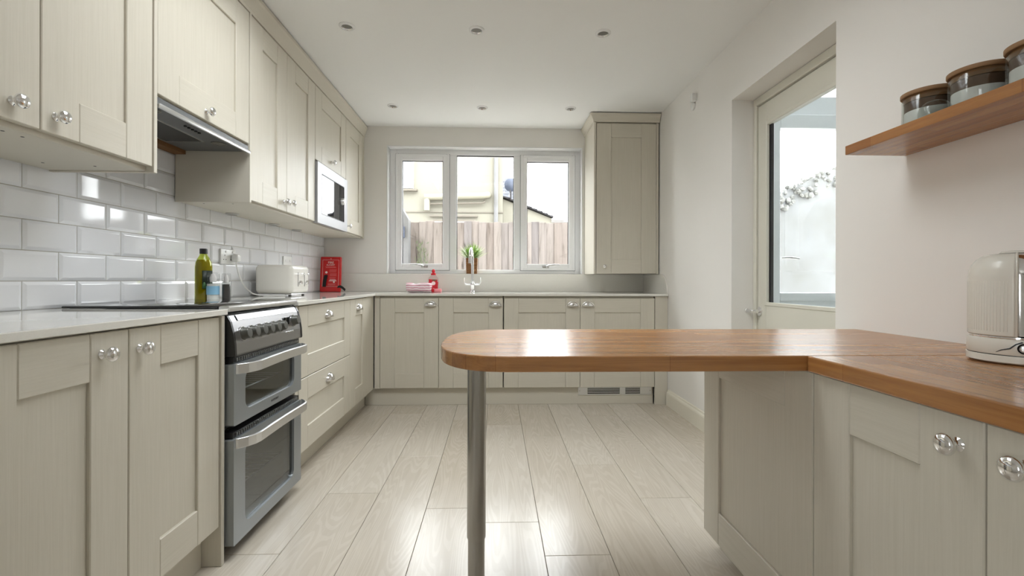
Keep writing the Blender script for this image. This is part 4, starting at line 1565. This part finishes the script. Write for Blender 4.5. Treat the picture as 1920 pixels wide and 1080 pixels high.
# ================================================================== OUTSIDE, BEYOND THE WINDOW
tag(box('ground', (-14, 14, YB + .25, 40, -.35, -.06), 'paving'), kind='structure')
tag(box('ground', (-14, XL - .202, -8, YB + .249, -.35, -.06), 'paving'), kind='structure')
tag(box('ground', (WT + .002, 14, -6, YB + .249, -.35, -.06), 'paving'), kind='structure')
fe = thing('garden_fence', (.6, 6.5, -.06), 'weathered pale vertical-board garden fence beyond the window', 'fence')
bd = None
x = -1.165
i = 0
while x < 4.6:
    wv_ = .104 + rnd.uniform(-.006, .006)
    hh = 1.80 + rnd.uniform(-.012, .008)
    yy = 6.5 + (.0 if i % 2 else .016) + rnd.uniform(-.002, .002)
    MB().box(x + (.0005 if i % 2 else -.012), x + wv_ + (-.0005 if i % 2 else .012), yy, yy + .011, -.055, hh, .002).build('board', 'fence_wood', fe)
    x += wv_
    i += 1
box('rail', (-1.165, 4.6, 6.535, 6.58, .3, .38), 'fence_wood', fe)
box('rail', (-1.165, 4.6, 6.535, 6.58, 1.5, 1.58), 'fence_wood', fe)
gw = thing('garden_wall', (-1.4, 6.3, -.06), 'white sloping-topped garden wall at the end of the board fence', 'wall')
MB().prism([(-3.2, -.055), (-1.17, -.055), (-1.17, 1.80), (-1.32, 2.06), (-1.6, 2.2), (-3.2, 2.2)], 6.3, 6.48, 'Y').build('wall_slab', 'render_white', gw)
box('meter_box', (-1.285, -1.215, 6.26, 6.299, 1.55, 1.70), 'dish_grey', gw, .004)
wd = thing('weeds', (-1.06, 6.42, -.06), 'sparse grey-green weeds at the foot of the fence by the white wall', 'weeds')
lf = MB()
for i in range(70):
    bx_ = -1.10 + rnd.uniform(0, .16)
    hh = rnd.uniform(.9, 1.62) * (1 - .5 * rnd.random() ** 3)
    z0 = rnd.uniform(.9, 1.5)
    p0 = Vector((bx_, 6.42 + rnd.uniform(-.05, .05), z0))
    d = Vector((rnd.uniform(-.5, .5), rnd.uniform(-.3, .1), rnd.uniform(.2, 1))).normalized()
    sd = d.cross(Vector((0, 1, 0))).normalized() * .008
    lf.add([p0 - sd * .2, p0 + d * .03 + sd, p0 + d * .06, p0 + d * .03 - sd], [(0, 1, 2, 3)])
for q in range(6):
    xx = -1.09 + q * .028
    lf.tube([(xx, 6.42, -.055), (xx + rnd.uniform(-.03, .03), 6.42, .7), (xx + rnd.uniform(-.05, .05), 6.42, 1.5)], [.005, .004, .002], 5)
tag(lf.build('foliage', 'weed_leaf', wd), kind='stuff')

hs = thing('neighbour_house', (-2, 10.5, -.06), 'tall cream rendered house with soil pipes behind the fence', 'house')
HY = 10.0
b = MB()
b.box(-8, .148, HY, HY + .9, -.055, 4.2)
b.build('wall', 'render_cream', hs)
b = MB().box(-8, .155, HY - .02, HY, 2.425, 2.445)
b.build('string_course', 'stone_sill', hs)
wn = MB()
wn.box(-2.9, -1.745, HY - .05, HY + .0, 2.93, 2.985).box(-1.80, -1.745, HY - .05, HY, 2.985, 4.2).box(-2.9, -2.85, HY - .05, HY, 2.985, 4.2).box(-2.9, -1.745, HY - .05, HY, 4.2, 4.26)
wo = wn.build('window_frame', 'upvc', hs)
box('pane', (-2.85, -1.80, HY - .03, HY - .001, 2.985, 4.2), 'sky_glass', wo)
box('window_sill', (-2.95, -1.66, HY - .10, HY, 2.87, 2.905), 'stone_sill', hs)
b = MB()
b.tube([(-1.50, HY - .10, 2.735), (-.26, HY - .10, 2.775), (-.20, HY - .10, 2.79), (-.17, HY - .06, 2.80), (-.165, HY + .01, 2.80)], .068, 12)
b.tube([(-1.45, HY - .10, 2.75), (-1.45, HY - .10, 2.45)], .06, 12)
b.build('soil_pipe', 'pipe_cream', hs)
b = MB()
b.tube([(-1.43, HY - .08, 2.56), (-1.36, HY - .08, 2.60), (-.30, HY - .08, 2.622), (-.245, HY - .08, 2.64), (-.245, HY - .02, 2.68)], .02, 8)
b.build('waste_pipe', 'stone_sill', hs)
MB().tube([(.0, HY - .06, 4.1), (.0, HY - .06, -.05)], .045, 10).build('downpipe', 'render_white', hs)
b = MB().box(-1.40, -.39, HY - .06, HY, 2.335, 2.37)
b.build('door_lintel', 'stone_sill', hs)
box('door_panel', (-1.33, -.45, HY - .03, HY, -.05, 2.27), 'upvc', hs)
box('door_head', (-1.33, -.45, HY - .05, HY - .03, 2.235, 2.275), 'stone_sill', hs)
ex = thing('house_extension', (1.2, 10.6, -.06), 'low cream extension with a sloping tiled verge beside the tall house', 'house')
MB().prism([(.155, -.055), (3.6, -.055), (3.6, 2.30), (1.30, 2.30), (1.20, 2.36), (.155, 2.77)], HY + .25, HY + .9, 'Y').build('wall', 'render_cream', ex)
b = MB()
nx = 9
for i in range(nx):
    t0, t1 = i / nx, (i + 1) / nx
    xa, xb = .175 + 1.06 * t0, .175 + 1.06 * t1
    za, zb = 2.80 - .43 * t0, 2.80 - .43 * t1
    q = MB().prism([(xa - .02, za), (xb + .02, zb - .008), (xb + .02, zb + .032), (xa - .02, za + .022)], HY + .17, HY + .95, 'Y')
    q.build('verge_tile', 'slate_edge', ex)
box('eaves_board', (1.22, 3.6, HY + .22, HY + .25, 2.27, 2.345), 'upvc', ex)
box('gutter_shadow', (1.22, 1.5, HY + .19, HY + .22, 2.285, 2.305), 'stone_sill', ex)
sr = thing('slate_roof', (.7, 13, 2), 'grey slate roof rising behind the low extension', 'roof')
nr = 12
for r_ in range(nr):
    z0, z1 = 2.72 + r_ * .125, 2.72 + (r_ + 1) * .125
    y0, y1 = 13 + r_ * .16, 13 + (r_ + 1) * .16
    xr_ = .95 - .02 * r_
    k = 0
    xx = .10 - (r_ % 2) * .15
    while xx < .6:
        MB().add([(xx + .004, y0 - .02, z0), (xx + .296, y0 - .02, z0), (xx + .296, y1 + .05, z1 + .04), (xx + .004, y1 + .05, z1 + .04),
                  (xx + .004, y0 - .02, z0 - .012), (xx + .296, y0 - .02, z0 - .012), (xx + .296, y1 + .05, z1 + .028), (xx + .004, y1 + .05, z1 + .028)],
                 [(0, 1, 2, 3), (7, 6, 5, 4), (0, 4, 5, 1), (1, 5, 6, 2), (2, 6, 7, 3), (3, 7, 4, 0)]).build('slate', 'slate', sr)
        xx += .3
box('gable_wall', (.12, .80, 13.2, 14.6, -.05, 2.70), 'render_cream', sr)
dsh = thing('satellite_dish', (.36, 11.40, -.055), 'round grey-blue satellite dish against the slate roof', 'satellite dish')
MB().lathe([(.0, .045), (.07, .037), (.12, .02), (.155, .0), (.16, .004), (.12, .028), (.07, .045), (0, .053)], (.36, 11.35, 3.30), '-Y', 28, cap=False).build('dish', 'dish_grey', dsh)
MB().tube([(.36, 11.34, 3.16), (.33, 11.2, 3.10), (.35, 11.08, 3.14)], .012, 6).build('arm', 'slate_edge', dsh)
MB().tube([(.36, 11.40, -.055), (.36, 11.40, 2.9), (.36, 11.38, 3.26)], .02, 6).build('mast', 'slate_edge', dsh)
fr2 = thing('far_roof', (2.4, 15, 2), 'small distant slate roof with a hipped end beyond the extension', 'roof')
MB().add([(1.85, 15, 2.48), (6, 15, 2.48), (6, 17, 3.4), (2.15, 17, 3.05), (1.85, 15.0, 2.40), (6, 15, 2.40), (2.3, 15.6, 2.95), (6, 15.6, 2.95)],
         [(0, 1, 7, 6), (6, 7, 2, 3), (0, 6, 3), (0, 4, 5, 1)]).build('roof_slope', 'slate', fr2)
box('gable_wall', (1.9, 6, 15.1, 17, -.05, 2.40), 'render_white', fr2)
b = MB()
for i in range(12):
    cx_, cz_ = 1.75 + i * .045, 2.42 + rnd.uniform(0, .08)
    b.lathe([(0, -.07), (.05, -.04), (.07, 0), (.05, .04), (0, .07)], (cx_, 14.9, cz_), 'Z', 6)
b.build('ridge_tiles', 'slate_edge', fr2)

# porch seen through the side door: white framed window set across the passage
w3 = thing('window_2', (2.4, 3.2, 0), kind='structure')
b = MB()
b.box(WT + .002, 1.985, 3.2, 3.27, -.05, 2.285, .004)
b.box(1.985, 3.1, 3.2, 3.27, 2.058, 2.152, .004)
b.box(1.985, 3.1, 3.215, 3.26, 2.154, 2.285, .004)
b.box(1.985, 3.1, 3.2, 3.27, .845, .905, .004)
b.box(3.1, 3.2, 3.2, 3.27, -.05, 2.285, .004)
b.build('window_frame', 'porch_frame', w3)
box('lower_panel', (1.985, 3.1, 3.22, 3.25, -.05, .845), 'porch_frame', w3)
box('pane', (1.985, 3.1, 3.23, 3.236, .905, 2.058), 'pane_glass', w3)
MB().tube([(1.99, 3.19, 1.148), (2.05, 3.185, 1.15), (2.11, 3.185, 1.142)], [.006, .008, .006], 8).build('handle', 'steel', w3)
box('porch_roof', (WT + .002, 3.3, .6, 3.19, 2.42, 2.5), 'porch_frame', w3)
box('porch_shade_side', (3.2, 3.3, .6, 3.19, -.05, 2.419), 'porch_frame', w3)  # unseen solid side and end walls, added to dim the porch frame
box('porch_shade_end', (WT + .002, 3.199, .6, .7, -.05, 2.419), 'porch_frame', w3)
gb2 = thing('garden_bank', (3.6, 5.6, -.06), 'white rendered garden bank topped with loose stones outside the porch', 'wall')
b = MB()
b.prism([(1.9, -.055), (6.5, -.055), (6.5, 2.75), (4.6, 2.45), (3.9, 2.27), (3.35, 2.02), (3.1, 1.85), (1.9, 1.6)], 5.4, 6.2, 'Y')
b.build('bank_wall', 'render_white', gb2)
tops = [(1.9, 1.6), (3.1, 1.85), (3.35, 2.02), (3.9, 2.27), (4.6, 2.45), (6.5, 2.75)]


def top_z(x):
    for (xa, za), (xb, zb) in zip(tops, tops[1:]):
        if xa <= x <= xb:
            return za + (zb - za) * (x - xa) / (xb - xa)


stone_me = []
for q in range(5):
    bm = bmesh.new()
    bmesh.ops.create_icosphere(bm, subdivisions=1, radius=.036)
    for v in bm.verts:
        v.co *= rnd.uniform(.75, 1.2)
        v.co.z *= .7
    me = bpy.data.meshes.new('stone')
    bm.to_mesh(me)
    bm.free()
    me.materials.append(M['pebble'])
    stone_me.append(me)
for i in range(260):
    x = rnd.uniform(2.95, 4.6)
    o = bpy.data.objects.new('stone', stone_me[i % 5])
    C.objects.link(o)
    o.parent = gb2
    s_ = rnd.uniform(.7, 1.25)
    o.scale = (s_, s_, s_)
    o.rotation_euler = (rnd.uniform(0, 3), rnd.uniform(0, 3), rnd.uniform(0, 3))
    wp = Vector((x, rnd.uniform(5.35, 5.5), top_z(x) + rnd.uniform(-.20, .04)))
    o.location = W[gb2.as_pointer()].inverted() @ wp
